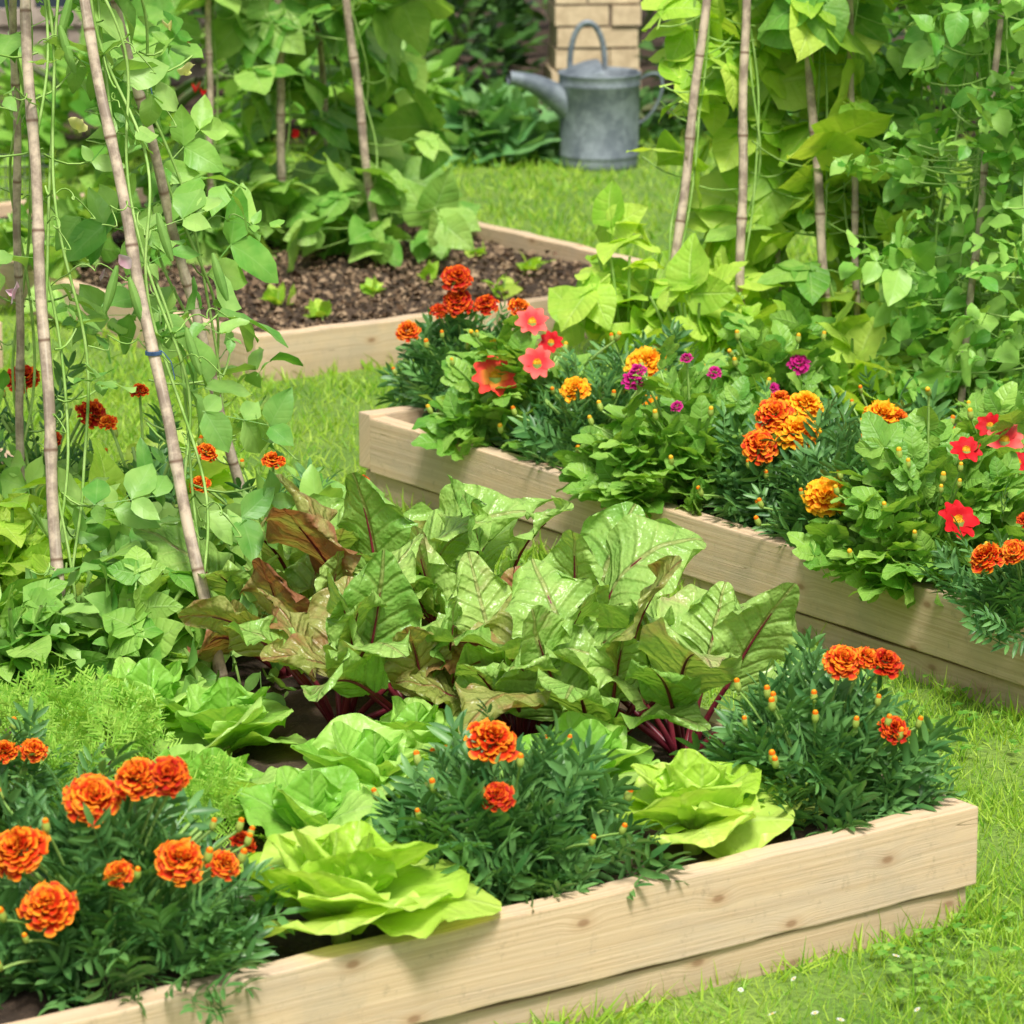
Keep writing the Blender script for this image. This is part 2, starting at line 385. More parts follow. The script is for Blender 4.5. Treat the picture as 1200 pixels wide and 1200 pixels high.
def bean_leaf(k):
    r = np.random.default_rng(k)
    lf = [leaf_tpl(.92, 7, 8, sh_heart, r.uniform(-.05, .2), -r.uniform(.05, .35), .04, 1.5, .18, ph=r.uniform(0, 6)) for _ in range(3)]
    return comb([strip((0, 0, 0), (0, .42, 0), .03), xf(lf[0], .62*r.uniform(.85, 1.05), R_(r.uniform(-15, 15)), R_(-r.uniform(5, 30)), (0, .42, 0)),
                 xf(lf[1], .56*r.uniform(.85, 1.05), R_(r.uniform(60, 90)), R_(-r.uniform(-5, 30)), (-.02, .32, 0)), xf(lf[2], .56*r.uniform(.85, 1.05), -R_(r.uniform(60, 90)), R_(-r.uniform(-5, 30)), (.02, .32, 0))])
T_BEAN = [bean_leaf(k) for k in range(7)]
def pea_leaf(k, big=1.):
    r = np.random.default_rng(k); lf = [leaf_tpl(r.uniform(.5, .75), 5, 6, sh_ovate, r.uniform(.05, .45), -r.uniform(-.1, .4), .05, 1.3, ph=k+j) for j in range(4)]
    parts = [strip((0, 0, 0), (0, .85, 0), .014)]
    for y, L in ((.03, .40), (.5, .46), (.8, .36)):
        for sgn in (-1, 1):
            if r.random() < .15: continue
            parts.append(xf(lf[r.integers(0, 4)], big*L*r.uniform(.5, 1.25), -sgn*R_(r.uniform(30, 85)), R_(r.uniform(-45, 40)), (0, y, 0)))
    return comb(parts)
T_PEA = [pea_leaf(k) for k in range(6)]
T_SWP = [pea_leaf(k+9, 1.12) for k in range(8)]
def carrot_leaf(k):
    r = np.random.default_rng(k); parts = [strip((0, 0, 0), (0, 1, 0), .012)]
    for i in range(7):
        y = .34+.09*i; L = .28*math.sin(pi*(.3+.65*i/7))
        for sgn in (-1, 1):
            a = sgn*R_(r.uniform(40, 60)); d = np.array([math.sin(a), math.cos(a), r.uniform(-.25, .4)])
            p0 = np.array([0, y, 0]); parts.append(strip(p0, p0+d*L, .009))
            for j in range(4):
                q = p0+d*L*(.3+.2*j)
                for s2 in (-1, 1):
                    b = a+s2*R_(42); e = np.array([math.sin(b), math.cos(b), r.uniform(-.5, .5)])
                    parts.append(strip(q, q+e*L*.38, .02))
    return comb(parts)
T_CARR = [carrot_leaf(k) for k in range(4)]
T_OV = [leaf_tpl(.55, 3, 5, sh_ovate, .3, -.25), leaf_tpl(.5, 3, 5, sh_ovate, .15, -.1)]
T_RND = [leaf_tpl(.85, 5, 6, sh_heart, .1, -.2, .03, 1.5, .1), leaf_tpl(.8, 5, 6, sh_heart, .2, -.1, .03, 1.5, .12, ph=2)]
T_GR = [leaf_tpl(.07, 2, 4, lambda v: np.maximum(1-v**1.5, .08), 0, .3), leaf_tpl(.06, 2, 4, lambda v: np.maximum(1-v**1.5, .08), 0, .6), leaf_tpl(.07, 2, 4, lambda v: np.maximum(1-v**1.5, .08), 0, .05)]

def place(mb, tpls, pos, D, Nn, size, mi=0):
    size = np.broadcast_to(size, (len(pos),))
    rel = pos+ORG[0]+norm(D)*size[:, None]*.5-CAM
    dep = rel[:, 1]*cp-rel[:, 2]*sp; qx = 600+F*rel[:, 0]/dep; qy = 600-F*(rel[:, 1]*sp+rel[:, 2]*cp)/dep
    k = np.ones(len(pos), bool)
    for (bx, by, br, ym) in BLOOMS: k &= ((qx-bx)**2+(qy-by)**2 > (br+(.32 if ym > 0 else .1)*size*F/dep)**2) | (rel[:, 1] > abs(ym))
    pos, D, Nn, size = pos[k], D[k], Nn[k], size[k]
    R = basis(D, Nn)*size[:, None, None]
    idx = rng.integers(0, len(tpls), len(pos))
    for i, t in enumerate(tpls): mb.inst(t, R[idx == i], pos[idx == i], mi)
def dome(mb, tpls, r, h, n, size, upd=.4, out=1., c=(0, 0, 0), mi=0, lo=-.1, jit=.45, nup=1., shell=.5, floor=.004):
    az = rng.uniform(0, 2*pi, n); se = rng.uniform(lo, 1, n); ce = np.sqrt(np.clip(1-se**2, 0, 1))
    dr = np.stack([np.cos(az)*ce, np.sin(az)*ce, se], -1)
    lump = 1+.15*np.sin(az*3+r*50)+.12*np.sin(az*5+se*4+r*90)
    rad = (rng.uniform(shell**3, 1, n)**(1/3))*lump
    sz = size*rng.uniform(.65, 1.2, n)
    D = norm(dr*np.array([out, out, .7])+np.array([0, 0, upd])+rng.normal(0, jit, (n, 3))*.7)
    pos = dr*np.array([r, r, h])*rad[:, None]-D*sz[:, None]*.55+np.array(c)
    pos[:, 2] = np.maximum(pos[:, 2], floor)
    Nn = np.array([0, 0, nup])+dr*.5+rng.normal(0, .4, (n, 3))
    place(mb, tpls, pos, D, Nn, sz, mi)
def curve(p0, p1, sag=(0, 0, 0), n=8):
    t = np.linspace(0, 1, n)[:, None]; p0 = np.array(p0, float); p1 = np.array(p1, float)
    return p0+(p1-p0)*t+np.array(sag)*4*t*(1-t)

def sweep_leaf(mb, base, az, p0, p1, L, Wd, shape, nu=9, nv=14, fold=.2, ruf=.01, rn=3., roll=0., pw=1.2, puck=0., mi=0, bend=0., irr_=.06, tip=.16, pf=(7, 19)):
    v = np.linspace(0, 1, nv); p = p0+(p1-p0)*v**pw; a = az+bend*v
    T = np.stack([np.cos(a)*np.cos(p), np.sin(a)*np.cos(p), np.sin(p)], -1)
    Cc = np.array(base)+np.concatenate([np.zeros((1, 3)), np.cumsum(T[:-1], 0)])*L/(nv-1)
    S = np.stack([-np.sin(a), np.cos(a), 0*a], -1); N = np.cross(T, S)
    S2 = S*math.cos(roll)+N*math.sin(roll); N2 = N*math.cos(roll)-S*math.sin(roll)
    t = np.linspace(-1, 1, nu); Tg, Vg = np.meshgrid(t, v, indexing='ij')
    irr = 1+irr_*np.sin(Vg*23+az*7)*(np.abs(Tg) > .7)
    x = Tg*Wd/2*shape(Vg)*irr
    ph = rng.uniform(0, 6, 4)
    z = np.abs(x)*math.sin(fold)+ruf*np.abs(Tg)**2*np.sin(rn*2*pi*Vg+np.where(Tg > 0, ph[0], ph[1])+Tg)*np.clip(Vg*4, 0, 1)
    z = z+ruf*.5*np.abs(Tg)**3*np.sin(rn*4.3*pi*Vg+ph[2]+Tg*2)
    if puck: z = z+puck*np.sin(Tg*pf[0]+ph[2])*np.sin(Vg*pf[1]+Tg*3+ph[3])*np.clip(1.3-np.abs(Tg)*.6, 0, 1)+puck*.5*np.sin(Tg*pf[0]*2+ph[1]+Vg*9)*np.sin(Vg*pf[1]*1.7+ph[0])
    Gd = Cc[None]+S2[None]*(x*math.cos(fold))[..., None]+N2[None]*z[..., None]+T[None]*(ruf*.6*np.abs(Tg)**2*np.cos(rn*2*pi*Vg+ph[2])-tip*L*np.abs(Tg)**2.5*np.clip(Vg*1.6-.6, 0, 1))[..., None]
    mb.grid(Gd, np.stack([(Tg+1)/2, Vg], -1), mi)
    return Cc, N2

# ------------------------------------------------------------ shared flower meshes
def double_flower(name, mat, rings=9, seed=0):
    mb = MB()
    for r in range(rings):
        f = r/(rings-1); n = int(17-9*f)
        for i in range(n):
            az = 2*pi*i/n+r*.4+rng.normal(0, .14)
            rho = .42*(1-f)*rng.uniform(.8, 1.15); p0 = R_(-5+80*f)+rng.normal(0, .14)
            L = (.56-.14*f)*rng.uniform(.8, 1.12)
            sweep_leaf(mb, (rho*math.cos(az), rho*math.sin(az), .0+.34*math.sin(f*pi/2)), az, p0+.3, p0-.55, L, .40-.08*f, lambda v: np.maximum(v**.6, .25), 6, 5, .15, .08, 1.2, rng.normal(0, .35), 1.0, 0, tip=.1)
    return mb.mesh(name, [mat])
def single_flower(name, mat, seed=0):
    mb = MB()
    for i in range(8):
        az = 2*pi*i/8+rng.normal(0, .06)
        sweep_leaf(mb, (.12*math.cos(az), .12*math.sin(az), .02*(i % 2)), az, R_(20), R_(-8+rng.normal(0, 8)), .88*rng.uniform(.92, 1.05), .66, lambda v: np.maximum(np.sin(pi*(v*.72+.14)**.9)**.6, .2), 7, 8, .12, .03, 1, rng.normal(0, .12), mi=0, tip=.22)
    mb.lathe([(.24, .0), (.23, .07), (.16, .14), (.06, .17), (.004, .18)], 14, 1)
    n = 60; a = rng.uniform(0, 2*pi, n); rr = .22*np.sqrt(rng.uniform(0, 1, n))
    pos = np.stack([rr*np.cos(a), rr*np.sin(a), .09+.06*(1-rr/.25)], -1)
    D = norm(np.stack([np.cos(a)*rr*2, np.sin(a)*rr*2, np.ones(n)], -1))
    mb.inst(leaf_tpl(.4, 3, 3, sh_ovate), basis(D, np.stack([np.cos(a), np.sin(a), 0*a], -1))*.12, pos, 1)
    return mb.mesh(name, [mat, F_YEL])
def bud_mesh(mat):
    mb = MB()
    mb.lathe([(.05, -.2), (.3, 0), (.44, .4), (.42, .8), (.34, 1.1)], 10, 0); mb.lathe([(.33, 1.05), (.34, 1.3), (.22, 1.5), (.01, 1.56)], 10, 1)
    return mb.mesh('bud', [M_CAL, mat])
def pea_flower(name, mat):
    mb = MB()
    sweep_leaf(mb, (0, 0, 0), 0, R_(70), R_(110), 1, 1.3, sh_round, 7, 6, .2, .1, 1)
    sweep_leaf(mb, (0.05, 0, 0), 0, R_(30), R_(70), .7, .7, sh_round, 5, 5, .8, .05, 1)
    return mb.mesh(name, [mat])
FM = {
 'or': [double_flower('flower', F_ORRED) for _ in range(4)],
 'og': [double_flower('flower', F_ORANGE) for _ in range(3)],
 'dr': [double_flower('flower', F_DKRED) for _ in range(3)],
 'mg': [double_flower('flower', F_MAG, 4)],
 'red': [single_flower('flower', F_RED)], 'st': [single_flower('flower', F_STRIPE)], 'sal': [single_flower('flower', F_SALMON), single_flower('flower', F_SALMON)],
 'bo': [bud_mesh(F_ORANGE)], 'br': [bud_mesh(F_DKRED)], 'by': [bud_mesh(F_YEL)],
 'pk': [pea_flower('flower', F_PINK)], 'cr': [pea_flower('flower', F_CREAM)], 'rb': [pea_flower('flower', F_SALMON), pea_flower('flower', F_RED)],
}
def hit_dome(px, py, c, r, h):
    d = ray(px, py); s = np.array([1/r, 1/r, 1/h]); o = (CAM-c)*s; e = d*s
    a = e@e; b = 2*o@e; cc = o@o-1; disc = b*b-4*a*cc
    if disc > 0:
        t = (-b-math.sqrt(disc))/(2*a); p = CAM+d*t
        if p[2] > c[2]+.02: return p
    return Q(px, py, c[1]-.2*r)

def flower_plant(name, label, cat, px, py, r, h, tpls, mat, flowers, n, size, soil=.13, buds=6, budk='bo', group=None, stem=M_STEM, fs=1.):
    b = P(px, py, soil)
    t = thing(name, label, cat, b, 0, group)
    for f in flowers: BLOOMS.append((f[0], f[1], f[2]*F/b[1]*.45, -99))
    mb = MB(); dome(mb, tpls, r, h, n, size, .5, 1., lo=.02)
    dome(mb, tpls, r*.6, h*.75, n//4, size*.9, .7, .6, lo=0)
    mb.build('foliage', [mat], t)
    st = MB()
    for i in range(9):
        a = rng.uniform(0, 2*pi); q = np.array([math.cos(a)*r*.6, math.sin(a)*r*.6, h*.75])
        st.tube(curve((0, 0, -.01), q, (-.2*q[0], -.2*q[1], 0)), .003, 5)
    def put(fx, fy, rad, kind, nm):
        rad = rad*fs
        w = hit_dome(fx, fy, b, r, h); q = w-b
        face = -.8 if kind in ('red', 'st', 'sal') else -.35
        nr = norm(np.array([q[0]/r*.4, q[1]/r*.4+face, .75])+rng.normal(0, .14, 3))
        q = q+nr*.018
        me = random.choice(FM[kind])
        inst_obj(nm, me, t, q, nr, rad, rng.uniform(0, 6))
        if nm == 'flower': st.lathe([(.3*rad, -.0), (.28*rad, -.35*rad), (.1*rad, -.6*rad)], 8, 0, c=q)
        st.tube(curve((q[0]*.3, q[1]*.3, h*.2), q-nr*rad*.1, (-.1*q[0], -.1*q[1], .01)), .0022, 5)
    for f in flowers: put(f[0], f[1], f[2], f[3], 'bud' if f[3] in ('bo', 'br', 'by') else 'flower')
    for i in range(buds):
        a = rng.uniform(pi, 2*pi) if rng.random() < .7 else rng.uniform(0, pi); e = rng.uniform(.25, 1.1)
        q = np.array([math.cos(a)*math.cos(e)*r, math.sin(a)*math.cos(e)*r, math.sin(e)*h])*1.12
        inst_obj('bud', random.choice(FM[budk]), t, q, norm(q*np.array([.5, .5, 1])+np.array([0, 0, .1])), rng.uniform(.009, .013))
        st.tube(curve(q*.35, q, (0, 0, .01)), .0018, 5)
    st.build('stem', [stem], t)
    return t

# ------------------------------------------------------------ setting
g = MB()
X, Y = np.meshgrid(np.linspace(-60, 60, 3), np.linspace(-10, 120, 3), indexing='ij'); g.grid(np.stack([X, Y, 0*X], -1), np.stack([X, Y], -1))
tag(g.build('lawn', [LAWN]), 'mown green lawn under and between the timber beds', 'lawn', kind='structure')
g = MB()
X, Y = np.meshgrid(np.linspace(-8, 8, 60), np.linspace(12.1, 18, 30), indexing='ij')
g.grid(np.stack([X, Y+.12*np.sin(X*2.2)*(Y < 12.4), .006+.02*(np.sin(X*9)*np.sin(Y*7)+1)*(Y > 12.2)], -1), np.stack([X, Y], -1))
tag(g.build('soil', [SOIL]), 'dark bare earth border below the shrubs', 'soil', kind='structure')

BEDS = []
def board(parent, lo, hi, ax):
    bm = bmesh.new(); bmesh.ops.create_cube(bm, size=1)
    lo = np.array(lo, float); hi = np.array(hi, float)
    for v in bm.verts: v.co = Vector([lo[i]+(v.co[i]+.5)*(hi[i]-lo[i]) for i in range(3)])
    bmesh.ops.bevel(bm, geom=bm.edges[:], offset=.0028, segments=2, affect='EDGES', profile=.6)
    long = [e for e in bm.edges if abs(e.verts[0].co[ax]-e.verts[1].co[ax]) > .2]
    bmesh.ops.subdivide_edges(bm, edges=long, cuts=40, use_grid_fill=True)
    ph = random.uniform(0, 6)
    for v in bm.verts:
        k = v.co[ax]
        v.co.z += .0018*math.sin(k*6+ph)+.0009*math.sin(k*29+ph)+.0006*math.sin(k*57+ph*2)
        v.co[1-ax] += .0022*math.sin(k*5+ph*2)
    uvl = bm.loops.layers.uv.new('UVMap'); off = random.uniform(0, 20)
    for f in bm.faces:
        f.smooth = False
        for l in f.loops:
            c = l.vert.co
            l[uvl].uv = (c[ax]+off, c[1-ax]*1.0+c[2]+off*.3)
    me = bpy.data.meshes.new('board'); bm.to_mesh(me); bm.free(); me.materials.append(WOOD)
    o = bpy.data.objects.new('board', me); C.objects.link(o); o.parent = parent; return o
def bed(label, a0, a1, b0, b1, top, soilz, two=True):
    BEDS.append((a0, a1, b0, b1))
    ang = math.atan2(AX[1], AX[0])
    t = thing('raised_bed', label, 'raised garden bed', W(a0, b0, 0), ang)
    la, lb = a1-a0, b1-b0; th = .038; zb = .052 if two else -.03
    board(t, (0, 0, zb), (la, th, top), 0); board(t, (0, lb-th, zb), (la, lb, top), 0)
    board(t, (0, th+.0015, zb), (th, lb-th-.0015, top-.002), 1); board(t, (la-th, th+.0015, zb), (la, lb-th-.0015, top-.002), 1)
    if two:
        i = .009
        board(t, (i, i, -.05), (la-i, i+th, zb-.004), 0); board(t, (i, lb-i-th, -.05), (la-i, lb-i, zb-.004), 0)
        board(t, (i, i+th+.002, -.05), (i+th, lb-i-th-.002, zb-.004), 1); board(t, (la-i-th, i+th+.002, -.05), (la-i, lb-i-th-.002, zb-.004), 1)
    s = MB(); nx = int(la/.03); ny = int(lb/.03)
    X, Y = np.meshgrid(np.linspace(.03, la-.03, nx), np.linspace(.03, lb-.03, ny), indexing='ij')
    Z = soilz+rng.normal(0, .004, X.shape)+.006*np.sin(X*17)*np.cos(Y*13)
    s.grid(np.stack([X, Y, Z], -1), np.stack([X, Y], -1))
    so = s.build('soil', [SOIL]); so.location = t.location; so.rotation_euler = t.rotation_euler
    tag(so, 'dark soil inside the '+label.split(' bed')[0]+' bed', 'soil', kind='structure')
    return t
bed('long pale timber bed at the front with lettuces and beetroot', -1.55, 0, 0, 2.95, .158, .13)
bed('timber bed at right holding dahlias and bean wigwam', .687, 1.90, -.6, 2.5, .158, .13)
bed('shallow timber bed at the back with bare soil and runner beans', 1.075, 2.335, 3.485, 5.4, .10, .06, False)
bed('far left weathered timber bed half hidden by sweet peas', -.75, .72, 3.95, 5.3, .10, .06, False)

def in_bed(x, y, m=0.0):
    a, b = toAB(x, y); r = np.zeros(len(x), bool)
    for a0, a1, b0, b1 in BEDS: r |= (a > a0-m) & (a < a1+m) & (b > b0-m) & (b < b1+m)
    return r
mb = MB()
def grass(x0, x1, y0, y1, dens, s0, s1, wid=1.0):
    n = int((x1-x0)*(y1-y0)*dens); x = rng.uniform(x0, x1, n); y = rng.uniform(y0, y1, n)
    keep = ~in_bed(x, y, -.012) & (np.abs(x) < .135*y+.3)
    cl = np.sin(x*9+np.sin(y*7)*2)*np.sin(y*8+x*3)+.5*np.sin(x*31+y*5)*np.sin(y*27)
    keep &= rng.random(n) < (.72+.26*cl)
    x, y, cl = x[keep], y[keep], cl[keep]; n = len(x)
    edge = in_bed(x, y, .03)
    sz = rng.uniform(s0, s1, n)*(1+.2*cl)*np.where(edge, 1.5, 1)
    lean = rng.normal(0, .6, (n, 3)); lean[:, 2] = 1
    R = basis(lean, rng.normal(0, 1, (n, 3)))*sz[:, None, None]; R[:, :, 0] *= wid
    pos = np.stack([x, y, np.full(n, -.002)], -1); idx = rng.integers(0, 3, n)
    for i in range(3): mb.inst(T_GR[i], R[idx == i], pos[idx == i])
grass(-.1, 1.5, 4.1, 6.3, 21000, .014, .034, 1.25)
grass(-1.2, 1.6, 6.3, 8.6, 9500, .018, .038, 1.6)
grass(-1.8, 2.2, 8.6, 12.3, 3500, .022, .04, 2.4)
tag(mb.build('grass', [M_GRASS]), 'short green grass blades covering the lawn', 'grass', kind='stuff')

mb = MB(); n = 2600; x = rng.uniform(-.2, 1.4, n); y = rng.uniform(4.2, 6.6, n)
cl = np.sin(x*5+1)*np.sin(y*6+.5); k = (~in_bed(x, y, .01)) & (cl > .1); x, y = x[k], y[k]; n = len(x)
for j in range(3):
    a = rng.uniform(0, .4, n)+j*2*pi/3
    D = np.stack([np.cos(a), np.sin(a), .1+0*a], -1)
    mb.inst(T_RND[0], basis(D, np.array([0, 0, 1.])+rng.normal(0, .2, (n, 3)))*rng.uniform(.008, .014, n)[:, None, None], np.stack([x, y, .024+0*x], -1))
tag(mb.build('clover', [M_HEDGB]), 'low clover leaves mixed into the near lawn', 'clover', kind='stuff')

dm = MB()
for i in range(12):
    az = i*2*pi/12; sweep_leaf(dm, (.2*math.cos(az), .2*math.sin(az), 0), az, .1, .0, .8, .35, sh_ovate, 3, 3, .1, .0, 1)
dm.lathe([(.3, 0), (.2, .12), (.01, .15)], 10, 1)
dme = dm.mesh('daisy', [F_WHITE, F_YEL])
for (px, py) in ((955, 1187), (1012, 1165), (930, 1147), (1075, 1183), (868, 1160), (1050, 1120), (985, 1195), (905, 1188)):
    p = P(px, py, .032)
    t = inst_obj('daisy', dme, None, p, norm(np.array([rng.normal(0, .4), rng.normal(0, .4), 1])), rng.uniform(.0045, .007))
    tag(t, 'tiny white daisy in the near lawn', 'daisy', 'white daisies in the lawn')

mb = MB(); n = 6500
a = rng.uniform(1.13, 2.28, n); b = rng.uniform(3.55, 5.2, n)
xy = C1[None]+a[:, None]*AX+b[:, None]*BX; xy[:, 2] = .062+rng.uniform(0, .014, n)
tp = leaf_tpl(.7, 3, 3, sh_ovate, .6, -.2)
mb.inst(tp, basis(rng.normal(0, 1, (n, 3))*np.array([1, 1, .25]), np.array([0, 0, 1.])+rng.normal(0, .4, (n, 3)))*rng.uniform(.006, .026, n)[:, None, None], xy)
M_CHIP = leafmat('bark_chip', (.07, .04, .022), (.34, .24, .15), veinamt=0, nveins=.001, trans=0, bump=0, rough=.9, mott=False, spec=.1)
tag(mb.build('bark_mulch', [M_CHIP]), 'brown bark chips and clods on the back bed soil', 'mulch', kind='stuff')

# ------------------------------------------------------------ canes
def cane(label, p0, p1, rad=.0085, tie=None, over=.12):
    p0 = np.array(p0, float); p1 = np.array(p1, float); d = p1-p0; L = np.linalg.norm(d)+over; d = d/np.linalg.norm(d)
    n = int(L/.02); s = np.linspace(-.06, L, n)
    sag = rng.normal(0, .008, 2)
    pts = d[None]*s[:, None]; pts[:, 0] += sag[0]*np.sin(s*pi/L)+.0018*np.sin(s*19); pts[:, 1] += sag[1]*np.sin(s*pi/L)
    node = np.abs(((s+.06)/.16) % 1-.5); r = rad*(1-.25*s/L)*(1+.22*np.exp(-(node/.05)**2))
    mb = MB(); mb.tube(pts, r, 9, 0, cap=True)
    if tie is None:
        o = mb.build('bamboo_cane', [BAM], None, loc=p0)
        return tag(o, label, 'bamboo cane')
    t = thing('bamboo_cane', label, 'bamboo cane', p0)
    mb.build('pole', [BAM], t)
    for z in tie:
        tw = MB()
        q = np.array([np.interp(z, s, pts[:, i]) for i in range(3)])
        aa = np.linspace(0, 8*pi, 60)
        coil = q+np.stack([np.cos(aa)*rad*1.25, np.sin(aa)*rad*1.25, np.linspace(-.003, .003, 60)], -1)
        tail = coil[-1]+np.array([[.006, -.006, -.004], [.015, -.012, -.014], [.02, -.012, -.04]])
        tw.tube(np.concatenate([coil, tail]), .0008, 5)
        tw.build('twine', [TWINE], t)
    return t
APL = np.array([-.746, 6.1, 1.76])
cl1 = P(75, 800, .13); cl2 = P(262, 810, .13); cl3 = P(303, 655, .13)
cane('bamboo cane nearest the left edge, standing almost upright among peas', cl1, APL, .0092)
cane('long leaning bamboo cane that ends between beetroot and peas', cl2, APL, .0092, tie=(.5,))
cane('thinner bamboo cane leaning behind the long one', cl3, APL, .0085, tie=(.85,))
cl4 = np.array([-.80, 6.45, .13])
cane('shaded bamboo cane behind the leftmost one', cl4, APL, .007)
APR = np.array([.484, 8.0, 2.05])
cr1 = P(773, 462, .13); cr2 = P(866, 460, .13); cr3 = P(975, 452, .13); cr4 = P(912, 430, .13); cr5 = P(1006, 450, .13)
cane('bamboo cane at the left side of the right bean wigwam', cr1, APR, .0095)
cane('pale bamboo cane in the middle of the right bean wigwam', cr2, APR, .0095)
cane('bamboo cane with big bean leaves at its foot, right side of wigwam', cr3, APR, .0095)
cane('thin bamboo cane behind the pale middle cane of the right wigwam', cr4, APR+[.02, .03, 0], .006)
cane('slim bamboo cane between beans and the pea thicket', cr5, APR+[.09, .02, 0], .007)
cr6 = P(1120, 520, .13); tr6 = Q(1225, -560, 7.5)
cane('dark bamboo cane inside the pea thicket at the right edge', cr6, tr6, .007)
cb1 = P(332, 290, .06); cb2 = P(443, 305, .06); cb3 = P(392, 260, .06); cb4 = P(247, 300, .06)
APB = Q(300, -850, 9.5)
cane('bamboo cane at left in the back bed runner beans', cb1, APB, .011)
cane('bamboo cane standing in bare soil at the edge of the runner beans', cb2, APB, .0105)
cane('thin bamboo cane between the two back bed canes', cb3, APB, .008)
cane('bamboo cane rising behind the sweet peas in the back', cb4, APB-[.15, 0, 0], .008)

# ------------------------------------------------------------ climbers
def climber(name, label, cat, p0, p1, tpls, mat, n, size, spread, z0, z1, lown=0, lowr=.15, flowers=(), tend=0, stem=M_STEM, nv=2, face=.8, wide=None, zp=1.15, clear=.9, pods=0, lowsz=None, lean=0, sd=.33):
    p0 = np.array(p0, float); p1 = np.array(p1, float); b0 = p0+[.012, .012, 0]; t = thing(name, label, cat, b0); d = p1-p0
    def at(z): return d[None]*((z-0)/d[2])[:, None]
    mb = MB(); st = MB()
    z = z0+(z1-z0)*rng.uniform(0, 1, n)**zp; c = at(z); az = rng.uniform(0, 2*pi, n); rr = spread*np.sqrt(rng.uniform(.04, 1, n))*(1+.35*np.sin(z*9+p0[0]*20))
    if wide is not None: rr = rr*wide(z)
    sz = size*rng.uniform(.45, 1.25, n)
    o = np.stack([np.cos(az), np.sin(az), 0*az], -1); off = o*rr[:, None]
    blk = (off[:, 1] < .03) & (np.abs(off[:, 0]) < .5*sz+.012) & (rng.random(n) < clear)
    off[blk, 1] = np.abs(off[blk, 1])*.8+.03+.25*sz[blk]
    side = blk & (rng.random(n) < .6)
    off[side, 0] += np.sign(off[side, 0])*.5*sz[side]
    o = norm(off*np.array([1, 1, 0]))
    pos = c+off
    D = norm(o*.9+np.array([0, -.1, lean])+rng.normal(0, .4, (n, 3)))
    Nn = np.array([0, -.45, .75])+o*face*np.array([1, .2, 1])+rng.normal(0, sd, (n, 3))
    place(mb, tpls, pos-D*sz[:, None]*.45, D, Nn, sz)
    for i in range(0, n, 2): st.tube(curve(c[i]*.98, pos[i]-D[i]*sz[i]*.4, (0, 0, -.01), 5), .0017, 4)
    if lown: dome(mb, tpls, lowr, lowr*1.25, lown, lowsz or size*.8, .2, 1., lo=0, nup=.7, jit=.7)
    for k in range(nv):
        ox, oy = (rng.normal(0, .035, 2) if k > 1 else (0, 0))
        zz = np.linspace(.0, z1, 90); a = zz*rng.uniform(7, 15)*(1 if k % 2 else -1)+k*2; rad = .011+.012*np.sin(zz*5+k)**2
        st.tube(at(zz)+np.stack([np.cos(a)*rad+ox*np.minimum(zz*4, 1), np.sin(a)*rad+.012+oy*np.minimum(zz*4, 1), 0*a], -1), .0024, 5)
    for k in range(tend):
        z_ = rng.uniform(z0, z1); c_ = at(np.array([z_]))[0]; a = rng.uniform(0, 2*pi); s = np.linspace(0, 1, 26)
        L = rng.uniform(.05, .14)
        px_ = c_+np.stack([np.cos(a)*L*s+.012*np.sin(s*16)*s, np.sin(a)*L*s+.012*np.cos(s*16)*s, L*.9*s-.10*s**2+.01*np.sin(s*20)*s], -1)
        st.tube(px_, .0011, 4)
    mb.build('foliage', [mat], t); st.build('vine', [stem], t)
    for f in flowers:
        q = Q(f[0], f[1], b0[1]+(f[4] if len(f) > 4 else -.03))-b0
        inst_obj('flower', random.choice(FM[f[3]]), t, q, norm(rng.normal(0, .4, 3)+np.array([0, -.4, .7])), f[2], rng.uniform(0, 6))
    for k in range(pods):
        z_ = rng.uniform(.4, 1.0); c_ = at(np.array([z_]))[0]+[rng.normal(0, .05), -.03, 0]
        m2 = MB(); s = np.linspace(0, 1, 10); q = c_+np.stack([.02*s*rng.choice([-1, 1]), 0*s, -.08*s+.01*s*s], -1)
        m2.tube(q, .0065*np.sin(pi*(s*.94+.03))**.6+.0006, 8); m2.build('pod', [M_PEA], t)
    return t
climber('sweet_pea_plant', 'sweet pea climbing the cane nearest the left edge', 'sweet pea', cl1, APL, T_SWP, M_PEA, 52, .14, .10, .08, 1.6, 28, .13, tend=12, zp=1.5, pods=4, nv=3, sd=.5, lean=.15, lowsz=.12,
        flowers=((90, 152, .024, 'cr'), (18, 345, .026, 'pk')))
climber('sweet_pea_plant', 'sweet pea on the long leaning cane with yellowish flower buds', 'sweet pea', cl2, APL, T_SWP, M_PEA, 44, .14, .10, .2, 1.6, 10, .12, tend=14, zp=1.25, pods=5, nv=3, sd=.5, lean=.15,
        flowers=((216, 88, .024, 'cr'), (200, 35, .02, 'cr'), (140, 310, .020, 'pk')))
climber('sweet_pea_plant', 'leafy sweet pea on the thinner cane behind the long one', 'sweet pea', cl3, APL, T_SWP, M_PEAR, 62, .145, .12, .1, 1.6, 40, .15, tend=12, zp=1.45, flowers=(), nv=3, sd=.5, lean=.15, lowsz=.12)
climber('sweet_pea_plant', 'sweet pea in shade behind the leftmost cane', 'sweet pea', cl4, APL, T_SWP, M_PEAR, 34, .14, .10, .1, 1.4, 30, .14, tend=8, zp=1.7, flowers=((120, 318, .020, 'pk', 0),), nv=2, sd=.5, lowsz=.12)
BW = lambda z: np.clip(1.4-z*.55, .6, 1.4)
climber('runner_bean_plant', 'lime green runner bean on the left cane of the right wigwam', 'runner bean', cr1, APR, T_BEAN, M_BEAN, 44, .195, .125, .2, 1.7, 22, .16, wide=BW, clear=1, sd=.32)
